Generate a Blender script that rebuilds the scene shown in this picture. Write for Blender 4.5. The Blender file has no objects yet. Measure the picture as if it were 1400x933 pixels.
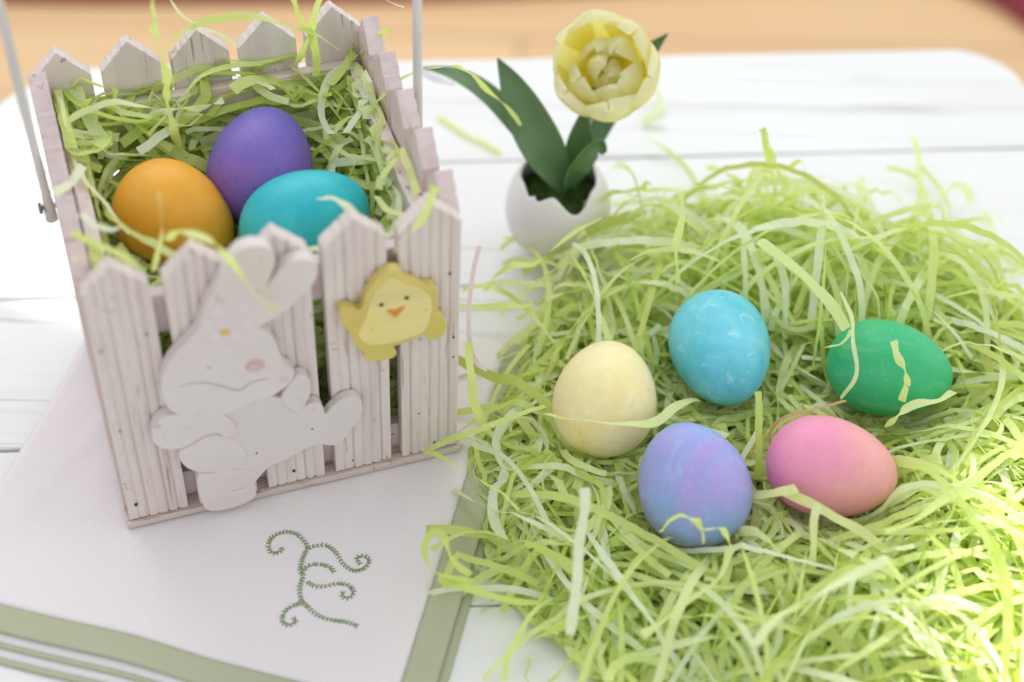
import bpy, bmesh, math, random
from mathutils import Vector, Matrix, noise
import numpy as np

S = bpy.context.scene
COL = S.collection
MM = 0.001
random.seed(7)
R = math.radians

# ------------------------------------------------------------------ camera
TILT, ROLL, FPX = R(44.66), R(1.43), 2300.0
cam_d = bpy.data.cameras.new('camera')
cam = bpy.data.objects.new('camera', cam_d)
COL.objects.link(cam)
S.camera = cam
r0 = Vector((1, 0, 0)); u0 = Vector((0, math.sin(TILT), math.cos(TILT)))
rt = r0*math.cos(ROLL) + u0*math.sin(ROLL)
up = -r0*math.sin(ROLL) + u0*math.cos(ROLL)
bk = rt.cross(up)
cam.matrix_world = Matrix(((rt.x, up.x, bk.x, 0), (rt.y, up.y, bk.y, 0), (rt.z, up.z, bk.z, .59), (0, 0, 0, 1)))
cam_d.sensor_width = 36.0
cam_d.lens = FPX/1400*36
cam_d.clip_start = .02
cam_d.clip_end = 60
cam_d.dof.use_dof = True
cam_d.dof.focus_distance = .755
cam_d.dof.aperture_fstop = 3.5
cam_d.dof.aperture_blades = 0

# ------------------------------------------------------------------ light
W = bpy.data.worlds.new('World'); S.world = W; W.use_nodes = True
bg = W.node_tree.nodes['Background']
bg.inputs['Color'].default_value = (.93, .955, 1, 1)
bg.inputs['Strength'].default_value = .88

def aim(o, target):
    d = Vector(target) - o.location
    o.rotation_euler = d.to_track_quat('-Z', 'Y').to_euler()

def area(name, loc, target, sx, sy, power, col):
    l = bpy.data.lights.new(name, 'AREA'); l.shape = 'RECTANGLE'; l.size = sx; l.size_y = sy
    l.energy = power; l.color = col
    o = bpy.data.objects.new(name, l); COL.objects.link(o); o.location = loc; aim(o, target); return o

def spot(name, loc, target, deg, power, col, blend=.35, radius=.012):
    l = bpy.data.lights.new(name, 'SPOT'); l.spot_size = R(deg); l.spot_blend = blend
    l.energy = power; l.color = col; l.shadow_soft_size = radius
    o = bpy.data.objects.new(name, l); COL.objects.link(o); o.location = loc; aim(o, target); return o

area('window_light', (-.45, 2.0, 1.55), (0, .56, .03), 1.9, 1.2, 15, (1, .985, .96))
area('side_window_light', (2.0, .95, .9), (.1, .52, .03), 1.1, 1.0, 6, (1, .98, .95))
spot('sun_shaft_light', (-1.15, 1.95, 1.35), (-.240, .690, 0), 3.4, 260, (1, .97, .92), .3)
spot('sun_glint_light', (1.55, 1.05, 1.15), (.320, .450, .02), 8.2, 560, (1, .985, .97), 1.0)

S.view_settings.view_transform = 'Standard'
S.view_settings.look = 'None'
S.view_settings.exposure = 0.28
S.view_settings.gamma = 1.0
S.view_settings.use_curve_mapping = False
S.render.engine = 'CYCLES'
S.cycles.use_denoising = True
S.cycles.max_bounces = 10
S.cycles.diffuse_bounces = 6
S.cycles.transmission_bounces = 6

# ------------------------------------------------------------------ helpers
def tag(o, label=None, cat=None, group=None, kind=None):
    if label: o['label'] = label
    if cat: o['category'] = cat
    if group: o['group'] = group
    if kind: o['kind'] = kind
    return o

def link(name, me, mat=None, parent=None, smooth=False):
    o = bpy.data.objects.new(name, me); COL.objects.link(o)
    if mat and not me.materials: me.materials.append(mat)
    if parent: o.parent = parent
    if smooth:
        for p in me.polygons: p.use_smooth = True
    return o

def empty(name, loc=(0, 0, 0), rz=0):
    o = bpy.data.objects.new(name, None); COL.objects.link(o)
    o.location = loc; o.rotation_euler = (0, 0, rz); o.empty_display_size = .02
    return o

def mesh(name, vs, fs):
    me = bpy.data.meshes.new(name)
    me.from_pydata([(x*MM, y*MM, z*MM) for x, y, z in vs], [], fs)
    bm = bmesh.new(); bm.from_mesh(me)
    bmesh.ops.recalc_face_normals(bm, faces=bm.faces)
    bm.to_mesh(me); bm.free()
    return me

def bevel(o, w, seg=2, ang=40):
    m = o.modifiers.new('bevel', 'BEVEL'); m.width = w*MM; m.segments = seg
    m.limit_method = 'ANGLE'; m.angle_limit = R(ang); m.harden_normals = False
    return m

def boxmesh(name, x0, x1, y0, y1, z0, z1):
    vs = [(x, y, z) for z in (z0, z1) for y in (y0, y1) for x in (x0, x1)]
    fs = [(0, 1, 3, 2), (4, 6, 7, 5), (0, 4, 5, 1), (2, 3, 7, 6), (0, 2, 6, 4), (1, 5, 7, 3)]
    return mesh(name, vs, fs)

def catmull(P, n=4, closed=False):
    P = [Vector(p) for p in P]; out = []; N = len(P)
    for i in range(N if closed else N-1):
        if closed: a, b, c, d = P[i-1], P[i], P[(i+1) % N], P[(i+2) % N]
        else: a, b, c, d = P[max(i-1, 0)], P[i], P[i+1], P[min(i+2, N-1)]
        for k in range(n):
            t = k/n
            out.append(.5*((2*b) + (c-a)*t + (2*a-5*b+4*c-d)*t*t + (3*b-a-3*c+d)*t**3))
    if not closed: out.append(P[-1])
    return out

def tube_mesh(name, pts, rad, n=14):
    pts = [Vector(p) for p in pts]; vs = []; fs = []
    ref = Vector((0, 1, .01)).normalized()
    for i, p in enumerate(pts):
        t = (pts[min(i+1, len(pts)-1)] - pts[max(i-1, 0)]).normalized()
        a = t.cross(ref)
        if a.length < .05: a = t.cross(Vector((1, 0, 0)))
        a.normalize(); b = t.cross(a)
        rr = rad[i] if isinstance(rad, (list, tuple)) else rad
        for k in range(n):
            q = 2*math.pi*k/n
            vs.append(p + a*math.cos(q)*rr + b*math.sin(q)*rr)
    for i in range(len(pts)-1):
        for k in range(n):
            fs.append((i*n+k, i*n+(k+1) % n, (i+1)*n+(k+1) % n, (i+1)*n+k))
    fs.append(tuple(range(n))); fs.append(tuple((len(pts)-1)*n+k for k in range(n)))
    return mesh(name, vs, fs)

# ------------------------------------------------------------------ materials
class M:
    def __init__(s, name):
        s.m = bpy.data.materials.new(name); s.m.use_nodes = True
        s.nt = s.m.node_tree; s.p = s.nt.nodes['Principled BSDF']
    def n(s, t, **kw):
        nd = s.nt.nodes.new(t)
        for k, v in kw.items():
            if hasattr(nd, k): setattr(nd, k, v)
        return nd
    def l(s, a, b): s.nt.links.new(a, b)
    def coords(s, scale=(1, 1, 1), rnd=False, rot=(0, 0, 0)):
        tc = s.n('ShaderNodeTexCoord'); mp = s.n('ShaderNodeMapping')
        mp.inputs['Scale'].default_value = scale; mp.inputs['Rotation'].default_value = rot
        s.l(tc.outputs['Object'], mp.inputs['Vector'])
        if rnd:
            oi = s.n('ShaderNodeObjectInfo'); mu = s.n('ShaderNodeMath', operation='MULTIPLY')
            mu.inputs[1].default_value = 37.0
            s.l(oi.outputs['Random'], mu.inputs[0]); s.l(mu.outputs[0], mp.inputs['Location'])
        return mp.outputs['Vector']
    def noise(s, vec, scale, detail=4, rough=.55, dist=0):
        nd = s.n('ShaderNodeTexNoise'); nd.inputs['Scale'].default_value = scale
        nd.inputs['Detail'].default_value = detail; nd.inputs['Roughness'].default_value = rough
        nd.inputs['Distortion'].default_value = dist
        s.l(vec, nd.inputs['Vector']); return nd.outputs['Fac']
    def ramp(s, fac, stops):
        nd = s.n('ShaderNodeValToRGB'); e = nd.color_ramp.elements
        while len(e) < len(stops): e.new(.5)
        for i, (p, c) in enumerate(stops):
            e[i].position = p; e[i].color = (c, c, c, 1) if isinstance(c, (int, float)) else (*c, 1)
        s.l(fac, nd.inputs['Fac']); return nd.outputs['Color']
    def mix(s, fac, a, b, mode='MIX'):
        nd = s.n('ShaderNodeMix', data_type='RGBA', blend_type=mode)
        for v, i in ((fac, 0), (a, 6), (b, 7)):
            if isinstance(v, (int, float)): nd.inputs[i].default_value = v
            elif isinstance(v, tuple): nd.inputs[i].default_value = (*v, 1)
            else: s.l(v, nd.inputs[i])
        return nd.outputs[2]
    def bump(s, h, dist, strength=1, prev=None):
        nd = s.n('ShaderNodeBump'); nd.inputs['Distance'].default_value = dist*MM
        nd.inputs['Strength'].default_value = strength
        s.l(h, nd.inputs['Height'])
        if prev: s.l(prev, nd.inputs['Normal'])
        s.l(nd.outputs['Normal'], s.p.inputs['Normal']); return nd.outputs['Normal']
    def col(s, c):
        if isinstance(c, tuple): s.p.inputs['Base Color'].default_value = (*c, 1)
        else: s.l(c, s.p.inputs['Base Color'])
        return s
    def rough(s, r, spec=.5):
        s.p.inputs['Roughness'].default_value = r; s.p.inputs['Specular IOR Level'].default_value = spec
        return s

def painted_wood(name, light, tint, worn, grain_axis='z', wear=.63, bumpd=.25, streak=.55):
    m = M(name)
    sc = {'z': (1, 1, .06), 'x': (.06, 1, 1)}[grain_axis]
    v = m.coords(sc, rnd=True); v2 = m.coords((1, 1, 1), rnd=True)
    g = m.noise(v, 420, 5, .6); g2 = m.noise(v, 140, 4, .6, .3); big = m.noise(v2, 22, 3)
    c = m.mix(m.ramp(big, [(.35, 0), (.68, 1)]), light, tint)
    c = m.mix(m.ramp(g2, [(.30, streak), (.55, 0)]), c, tuple(x*.80 for x in tint))
    c = m.mix(m.ramp(g, [(wear, 0), (wear+.06, .75)]), c, worn)
    chip = m.noise(v2, 150, 6, .7); cm = m.mix(1.0, m.ramp(chip, [(.62, 0), (.65, 1)]), m.ramp(g2, [(.45, 0), (.6, 1)]), 'MULTIPLY')
    c = m.mix(cm, c, worn)
    m.col(c).rough(.62, .3)
    m.bump(m.mix(.5, g, g2), bumpd)
    return m.m

MAT = {}
MAT['picket'] = painted_wood('picket_paint', (.675, .615, .57), (.645, .56, .525), (.34, .22, .14))
MAT['side'] = painted_wood('side_paint', (.685, .60, .57), (.67, .535, .53), (.34, .20, .15))
MAT['rail'] = painted_wood('rail_paint', (.68, .59, .565), (.66, .53, .53), (.30, .17, .13), 'x', .7)
MAT['base'] = painted_wood('base_paint', (.58, .50, .45), (.53, .44, .39), (.28, .17, .10), 'x', .6)
MAT['rabbit'] = painted_wood('rabbit_paint', (.655, .60, .575), (.63, .57, .55), (.54, .46, .42), 'x', .73, .10, .15)
def plain(name, c, r=.5, spec=.4):
    m = M(name); m.col(c).rough(r, spec); return m.m
MAT['chick'] = painted_wood('chick_paint', (.60, .48, .12), (.64, .53, .17), (.45, .34, .10), 'x', .74, .1)
MAT['chick_belly'] = painted_wood('chick_belly_paint', (.73, .62, .24), (.74, .64, .28), (.6, .5, .2), 'x', .74, .08)
MAT['black'] = plain('black_paint', (.02, .02, .025))
MAT['orange_paint'] = plain('orange_paint', (.62, .25, .03), .5)
MAT['yellow_paint'] = plain('yellow_paint', (.68, .46, .09), .6)
MAT['cheek'] = plain('cheek_paint', (.60, .42, .40), .7)
MAT['grey_line'] = plain('grey_line_paint', (.42, .38, .375), .7)
MAT['pale_petal'] = plain('pale_petal_paint', (.66, .60, .585), .6)
MAT['nose'] = plain('nose_paint', (.62, .50, .46), .7)
MAT['nail'] = plain('nail_head', (.06, .035, .03), .6)
MAT['screw'] = plain('screw_metal', (.16, .14, .12), .45)
MAT['screw'].node_tree.nodes['Principled BSDF'].inputs['Metallic'].default_value = .7
MAT['rod'] = painted_wood('rod_paint', (.66, .64, .62), (.60, .58, .56), (.42, .38, .34), 'z', .72, .05)

# white painted table boards
m = M('table_paint')
v = m.coords((.05, 1, 1), rnd=True); v2 = m.coords((.5, 1, 1), rnd=True)
g = m.noise(v, 240, 6, .62, .4); g2 = m.noise(v, 60, 5, .6, .6); b = m.noise(v2, 9, 4)
c = m.mix(m.ramp(b, [(.35, 0), (.7, 1)]), (.735, .745, .74), (.70, .70, .68))
c = m.mix(m.ramp(g2, [(.30, .45), (.45, 0)]), c, (.54, .53, .50))
cr = m.noise(m.coords((.03, 1, 1), rnd=True), 34, 4, .5, .3)
c = m.mix(m.ramp(cr, [(.488, 0), (.4965, .4), (.5035, .4), (.512, 0)]), c, (.30, .27, .24))
brk = m.noise(m.coords((.25, 1, 1), rnd=True), 14, 3)
c = m.mix(m.ramp(brk, [(.46, 0), (.56, 1)]), c, m.mix(m.ramp(b, [(.35, 0), (.7, 1)]), (.735, .745, .74), (.70, .70, .68)))
c = m.mix(m.ramp(g, [(.70, 0), (.78, .6)]), c, (.47, .44, .40))
kn = m.noise(m.coords((.55, 1.3, 1), rnd=True), 17, 2, .4)
c = m.mix(m.ramp(kn, [(.74, 0), (.80, .55)]), c, (.44, .40, .36))
m.col(c).rough(.5, .35); m.bump(m.mix(.45, g2, g), .7)
MAT['table'] = m.m

# cloth
def cloth(name, a, b):
    m = M(name); v = m.coords()
    w1 = m.n('ShaderNodeTexWave', wave_type='BANDS', bands_direction='X'); w1.inputs['Scale'].default_value = 520
    w2 = m.n('ShaderNodeTexWave', wave_type='BANDS', bands_direction='Y'); w2.inputs['Scale'].default_value = 520
    for w in (w1, w2): m.l(v, w.inputs['Vector']); w.inputs['Distortion'].default_value = .6; w.inputs['Detail Scale'].default_value = 2
    t = m.noise(v, 900, 2); h = m.mix(.5, w1.outputs['Color'], w2.outputs['Color']); h = m.mix(.35, h, t)
    big = m.noise(v, 16, 4)
    c = m.mix(m.ramp(big, [(.35, 0), (.7, 1)]), a, b)
    c = m.mix(m.ramp(t, [(.3, .16), (.6, 0)]), c, tuple(x*.72 for x in a))
    m.col(c).rough(.9, .1); n1 = m.bump(h, .10, .8)
    m.bump(m.noise(v, 45, 3), 1.0, .55, n1)
    m.p.inputs['Sheen Weight'].default_value = .15
    return m.m
MAT['cloth'] = cloth('napkin_cotton', (.74, .69, .705), (.74, .70, .685))
MAT['cloth_green'] = cloth('green_cotton', (.40, .425, .28), (.43, .45, .31))
MAT['thread'] = plain('green_thread', (.20, .28, .115), .7, .2)

# paper strands
def paper(name):
    m = M(name)
    at = m.n('ShaderNodeAttribute'); at.attribute_name = 'tone'
    v = m.coords((1, 1, 1)); nz = m.noise(v, 160, 3)
    c = m.ramp(at.outputs['Fac'], [(0, (.62, .60, .24)), (.22, (.62, .73, .22)), (.5, (.75, .84, .35)), (.75, (.83, .88, .53)), (.95, (.86, .90, .78))])
    c = m.mix(m.ramp(nz, [(.3, .2), (.65, 0)]), c, (.64, .74, .26))
    d = m.p; m.col(c).rough(.55, .3)
    tr = m.n('ShaderNodeBsdfTranslucent'); mx = m.n('ShaderNodeMixShader'); mx.inputs[0].default_value = .45
    tc = m.mix(1.0, c, (.95, 1.0, .46), 'MULTIPLY')
    m.l(tc, tr.inputs['Color'])
    out = m.nt.nodes['Material Output']
    m.l(d.outputs[0], mx.inputs[1]); m.l(tr.outputs[0], mx.inputs[2]); m.l(mx.outputs[0], out.inputs['Surface'])
    m.bump(nz, .25, .6)
    return m.m
MAT['paper'] = paper('shredded_paper')
def paper_plain(name, col):
    m = M(name); m.col(col).rough(.5, .35)
    tr = m.n('ShaderNodeBsdfTranslucent'); tr.inputs['Color'].default_value = (*col, 1)
    mx = m.n('ShaderNodeMixShader'); mx.inputs[0].default_value = .4
    m.l(m.p.outputs[0], mx.inputs[1]); m.l(tr.outputs[0], mx.inputs[2]); m.l(mx.outputs[0], m.nt.nodes['Material Output'].inputs['Surface'])
    return m.m
MAT['paper_white'] = paper_plain('white_paper', (.74, .73, .75))
MAT['paper_pink'] = paper_plain('pink_paper', (.76, .62, .64))
MAT['paper_tan'] = paper_plain('tan_paper', (.55, .40, .20))

def egg_mat(name, a, b, c=None, scale=28, lo=.35, hi=.65, axis=None, speck=None, sp=(.66, .72), stretch=(1, 1, 1), third=(.55, .75), blotch=None, bl=(.6, .66)):
    scale *= 2.6
    m = M(name); v = m.coords(stretch)
    f = m.noise(v, scale, 4, .55, .5)
    if axis:   # dye gradient along the egg's own body
        sx = m.n('ShaderNodeSeparateXYZ'); tc = m.n('ShaderNodeTexCoord'); m.l(tc.outputs['Object'], sx.inputs[0])
        w = m.n('ShaderNodeVectorMath', operation='DOT_PRODUCT'); w.inputs[1].default_value = axis
        m.l(tc.outputs['Object'], w.inputs[0])
        ad = m.n('ShaderNodeMath', operation='ADD'); ad.inputs[1].default_value = .5; m.l(w.outputs['Value'], ad.inputs[0])
        f2 = m.n('ShaderNodeMath', operation='ADD'); m.l(ad.outputs[0], f2.inputs[0])
        mu = m.n('ShaderNodeMath', operation='MULTIPLY_ADD'); mu.inputs[1].default_value = .5; mu.inputs[2].default_value = -.25
        m.l(f, mu.inputs[0]); m.l(mu.outputs[0], f2.inputs[1]); fac = f2.outputs[0]
    else: fac = f
    col = m.mix(m.ramp(fac, [(lo, 0), (hi, 1)]), a, b)
    if c:
        f3 = m.noise(m.coords(stretch, rot=(.5, .3, .9)), scale*.8, 4, .6, 1.0)
        col = m.mix(m.ramp(f3, [(third[0], 0), (third[1], 1)]), col, c)
    if blotch:
        f4 = m.noise(v, scale*2.6, 6, .72, .8)
        col = m.mix(m.ramp(f4, [(bl[0], 0), (bl[1], .6)]), col, blotch)
    fine = m.noise(m.coords(), 700, 3, .6)
    if speck:
        col = m.mix(m.ramp(fine, [(sp[0], 0), (sp[1], .8)]), col, speck)
    # uneven dye take-up and dark pores
    mot = m.noise(m.coords(), 210, 5, .7)
    hv = m.n('ShaderNodeHueSaturation'); vr = m.n('ShaderNodeMapRange')
    vr.inputs['From Min'].default_value = .3; vr.inputs['From Max'].default_value = .7
    vr.inputs['To Min'].default_value = .94; vr.inputs['To Max'].default_value = 1.04
    m.l(mot, vr.inputs['Value']); m.l(vr.outputs['Result'], hv.inputs['Value']); m.l(col, hv.inputs['Color'])
    col = hv.outputs['Color']
    pore = m.noise(m.coords(), 1150, 2, .5)
    col = m.mix(m.ramp(pore, [(.70, 0), (.76, .28)]), col, tuple(x*.45 for x in a))
    m.col(col).rough(.46, .38)
    m.p.inputs['Subsurface Weight'].default_value = .10
    m.p.inputs['Subsurface Radius'].default_value = (.004, .003, .002)
    m.p.inputs['Subsurface Scale'].default_value = 1.0
    n1 = m.bump(m.noise(m.coords(), 1300, 2), .035, .6)
    m.bump(m.noise(m.coords(), 320, 3), .05, .5, n1)
    return m.m

# traced outlines, millimetres
B_head = [(42.7,130.5),(45.3,137.5),(50.0,146.6),(54.6,156.0),(58.9,162.7),(64.5,165.1),(70.2,163.5),(73.3,159.5),(73.7,153.8),(71.9,147.5),(69.4,141.0),(72.3,145.2),(77.6,151.3),(84.0,152.6),(89.3,149.0),(90.0,144.1),(87.7,137.5),(82.8,131.5),(76.6,125.9),(70.4,122.0),(65.3,119.4),(68.8,113.5),(71.5,105.2),(72.7,96.9),(74.1,92.4),(77.3,87.9),(75.9,82.1),(71.5,77.8),(66.4,74.8),(58.8,73.6),(50.3,70.2),(40.7,69.9),(31.6,73.9),(25.5,79.4),(23.3,87.4),(23.2,96.0),(25.8,105.1),(30.6,113.3),(36.4,119.2),(40.6,124.6)]
B_body = [(29.2,76.4),(25.2,76.8),(21.1,75.7),(17.2,71.1),(15.9,64.0),(18.3,57.8),(23.4,54.4),(29.5,53.7),(26.2,51.6),(25.5,45.9),(27.9,39.1),(32.3,34.2),(30.8,23.7),(32.0,9.4),(35.4,3.4),(44.4,2.3),(51.9,4.0),(55.7,8.1),(55.7,16.0),(59.9,22.5),(63.7,26.2),(71.1,28.3),(78.6,32.3),(85.9,33.3),(92.0,30.4),(96.9,33.5),(102.0,41.2),(105.5,48.9),(105.4,56.0),(102.7,60.7),(97.2,60.6),(92.1,56.4),(89.3,53.2),(88.3,59.3),(85.2,62.7),(80.5,61.9),(83.4,68.5),(83.9,77.8),(81.4,82.4),(77.6,82.8),(73.1,77.2),(71.0,71.2),(65.7,73.8),(52.1,75.9),(38.6,76.3)]
B_arm = [(29.2,76.0),(25.2,76.8),(21.1,75.7),(17.2,71.1),(15.9,64.0),(18.3,57.8),(23.4,54.4),(29.6,54.8),(35.5,58.6),(42.4,59.0),(46.4,53.8),(50.7,59.3),(46.1,69.5),(38.4,74.3)]
B_thigh = [(29.4,52.7),(26.2,50.9),(25.5,45.9),(27.9,39.1),(33.0,34.0),(41.2,30.7),(49.7,30.9),(53.8,37.0),(51.1,47.0),(44.8,55.3),(39.5,57.2),(34.5,55.2)]
B_foot = [(32.3,32.4),(31.2,23.5),(32.0,10.1),(35.5,4.4),(44.5,3.3),(51.7,5.1),(55.5,8.7),(55.2,16.2),(49.8,14.5),(44.8,15.4),(51.6,19.2),(58.0,22.7),(48.2,29.7),(38.4,31.0)]
B_paw = [(71.5,67.6),(71.6,73.5),(73.5,77.1),(77.5,82.4),(81.4,82.2),(83.6,77.9),(83.2,69.6),(80.3,63.5),(77.0,59.7)]
B_tail = [(89.3,52.3),(92.3,56.1),(97.2,60.1),(102.6,60.2),(105.1,55.9),(105.2,49.0),(101.7,41.3),(96.9,33.9),(92.0,31.1),(86.0,34.0),(83.4,41.0)]
B_flower = [(51.4,120.6)]
B_cheek = [(61.5,96.9)]
B_eye1 = [(43.1,101.4)]
B_nose = [(72.8,84.0)]
B_mouth = [(29.7,93.4),(35.1,94.0),(40.9,92.7),(47.2,88.4),(53.9,83.5),(58.4,86.3),(62.5,87.0),(66.6,86.9)]
B_eyearc = [(58.2,95.5),(59.4,98.2),(61.8,98.4),(64.1,96.6),(65.2,94.2)]
B_flowerpet = [(49.3,133.1),(59.5,132.5),(47.0,119.7),(55.6,116.6),(45.6,127.7),(60.1,123.3),(50.9,110.8)]
B_dots = [(50.4,39.4),(83.1,45.6),(58.1,37.7)]
C_chick = [(123.0,133.8),(124.3,132.0),(125.0,128.5),(128.2,126.1),(131.4,123.4),(134.3,120.6),(137.2,120.5),(139.1,117.0),(139.3,112.4),(139.2,107.1),(138.4,103.5),(140.6,101.6),(142.7,97.5),(143.1,92.6),(142.0,89.0),(139.6,87.0),(136.2,87.2),(134.3,89.4),(133.4,91.8),(130.1,90.3),(125.7,89.3),(122.4,88.5),(120.2,87.7),(121.4,84.3),(120.7,81.3),(116.8,80.5),(111.3,81.3),(108.6,82.8),(107.0,86.5),(107.5,88.3),(105.0,91.9),(103.0,96.5),(102.1,101.5),(99.6,106.9),(98.2,112.6),(97.9,117.2),(99.6,118.6),(103.7,117.0),(106.3,114.7),(107.6,116.6),(108.6,120.8),(110.8,126.0),(114.1,131.0),(118.3,134.1),(120.9,134.6)]
C_belly = [(122.4,128.5),(125.0,125.2),(129.2,122.9),(133.5,118.6),(136.4,113.2),(136.8,107.8),(136.2,102.6),(134.6,96.1),(131.8,93.0),(125.7,91.7),(120.2,91.1),(113.7,91.5),(108.3,94.0),(105.3,99.7),(106.5,104.7),(108.8,110.2),(110.0,116.6),(112.3,122.6),(116.1,127.4),(119.8,130.0)]
C_eyes = [(115.3,116.4),(125.9,117.4)]
C_beak = [(117.4,112.5),(121.4,111.8),(124.9,112.9),(123.2,109.6),(120.9,107.2),(119.5,109.2)]
C_dots = [(111.3,102.6),(133.9,107.3)]
NAILS = [(3.2,117.5),(3.8,66.5),(3.9,14.5),(21.6,121.7),(43.4,162.8),(132.3,33.0),(140.0,9.0),(148.1,66.9),(148.0,80.0),(101.3,10.0),(74.2,12.5),(119.0,123.1),(145.9,120.1)]
EMB = [[(-98.2,460.9),(-99.4,457.4),(-102.5,456.7),(-104.6,460.1),(-103.6,465.4),(-98.3,468.5),(-92.5,467.2),(-88.2,461.8),(-87.6,459.2),(-89.0,454.1),(-89.3,448.1),(-87.9,444.2),(-88.6,438.3),(-87.1,431.6),(-84.4,428.8),(-79.3,424.2),(-72.9,421.9),(-67.4,421.1),(-62.1,419.0)],[(-87.6,459.2),(-83.8,461.3),(-79.0,461.5),(-74.6,457.6),(-70.9,451.7),(-65.8,448.2),(-61.2,450.0),(-59.9,454.0),(-62.5,456.3),(-65.6,455.2),(-63.7,451.9)],[(-89.0,445.1),(-86.6,449.8),(-82.0,451.3),(-77.1,450.1),(-74.9,447.6)],[(-86.6,442.3),(-82.4,439.5),(-77.7,439.6),(-73.1,441.1),(-68.3,440.5),(-65.2,437.1),(-66.9,433.5),(-70.1,434.6),(-69.6,437.3)],[(-86.5,430.6),(-90.6,428.6),(-93.7,425.6),(-94.1,420.9),(-91.1,418.7),(-88.3,421.1),(-90.0,422.9)]]
NEST_N, BASK_N = 1650, 1200
LEAVES = [
 ([(24,668,44),(5,676,66),(-15,692,80),(-33,704,84),(-50,715,80)], [5,12,12,8,.6], (.3,-.6,.75), .35, .2),
 ([(26,664,42),(14,668,64),(3,674,84),(-4,681,97),(-10.7,688,106)], [8,22,21,12,.6], (.35,-.9,.3), .40, -.25),
 ([(26,664,43),(28,661,57),(34,663,67),(40,667,70),(44,668,64)], [8,15,13,9,3], (.5,-.7,.3), .5, .3),
 ([(30,672,44),(31,674,60),(32,676,70),(33,678,80)], [10,14,12,5], (0,-.9,.3), .3, 0),
 ([(34,680,46),(48,702,68),(63,713,90),(75,716,104)], [8,13,11,.6], (-.2,-.9,.3), .3, 0),
]
d=math.radians
PETALS = []
_r = random.Random(12)
for i in range(6): PETALS.append((d(12+60*i+_r.uniform(-9,9)), 28+_r.uniform(-1.5,1.5), 41+_r.uniform(-3,3), d(50+_r.uniform(-5,6)), .05, 50+i, -24, _r.uniform(-.03,.12), _r.uniform(.35,.8)))
for i in range(5): PETALS.append((d(40+72*i+_r.uniform(-16,16)), 22+_r.uniform(-2.5,1.5), 37+_r.uniform(-7,3), d(50+_r.uniform(-6,8)), .03, 70+i, -23, _r.uniform(-.25,.1), _r.uniform(.5,1.2)))
for i in range(4): PETALS.append((d(75+90*i+_r.uniform(-25,25)), 14+_r.uniform(-2,2), 31+_r.uniform(-8,4), d(62), .03, 90+i, -22, _r.uniform(-.5,.1), _r.uniform(.5,1.1)))
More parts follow.
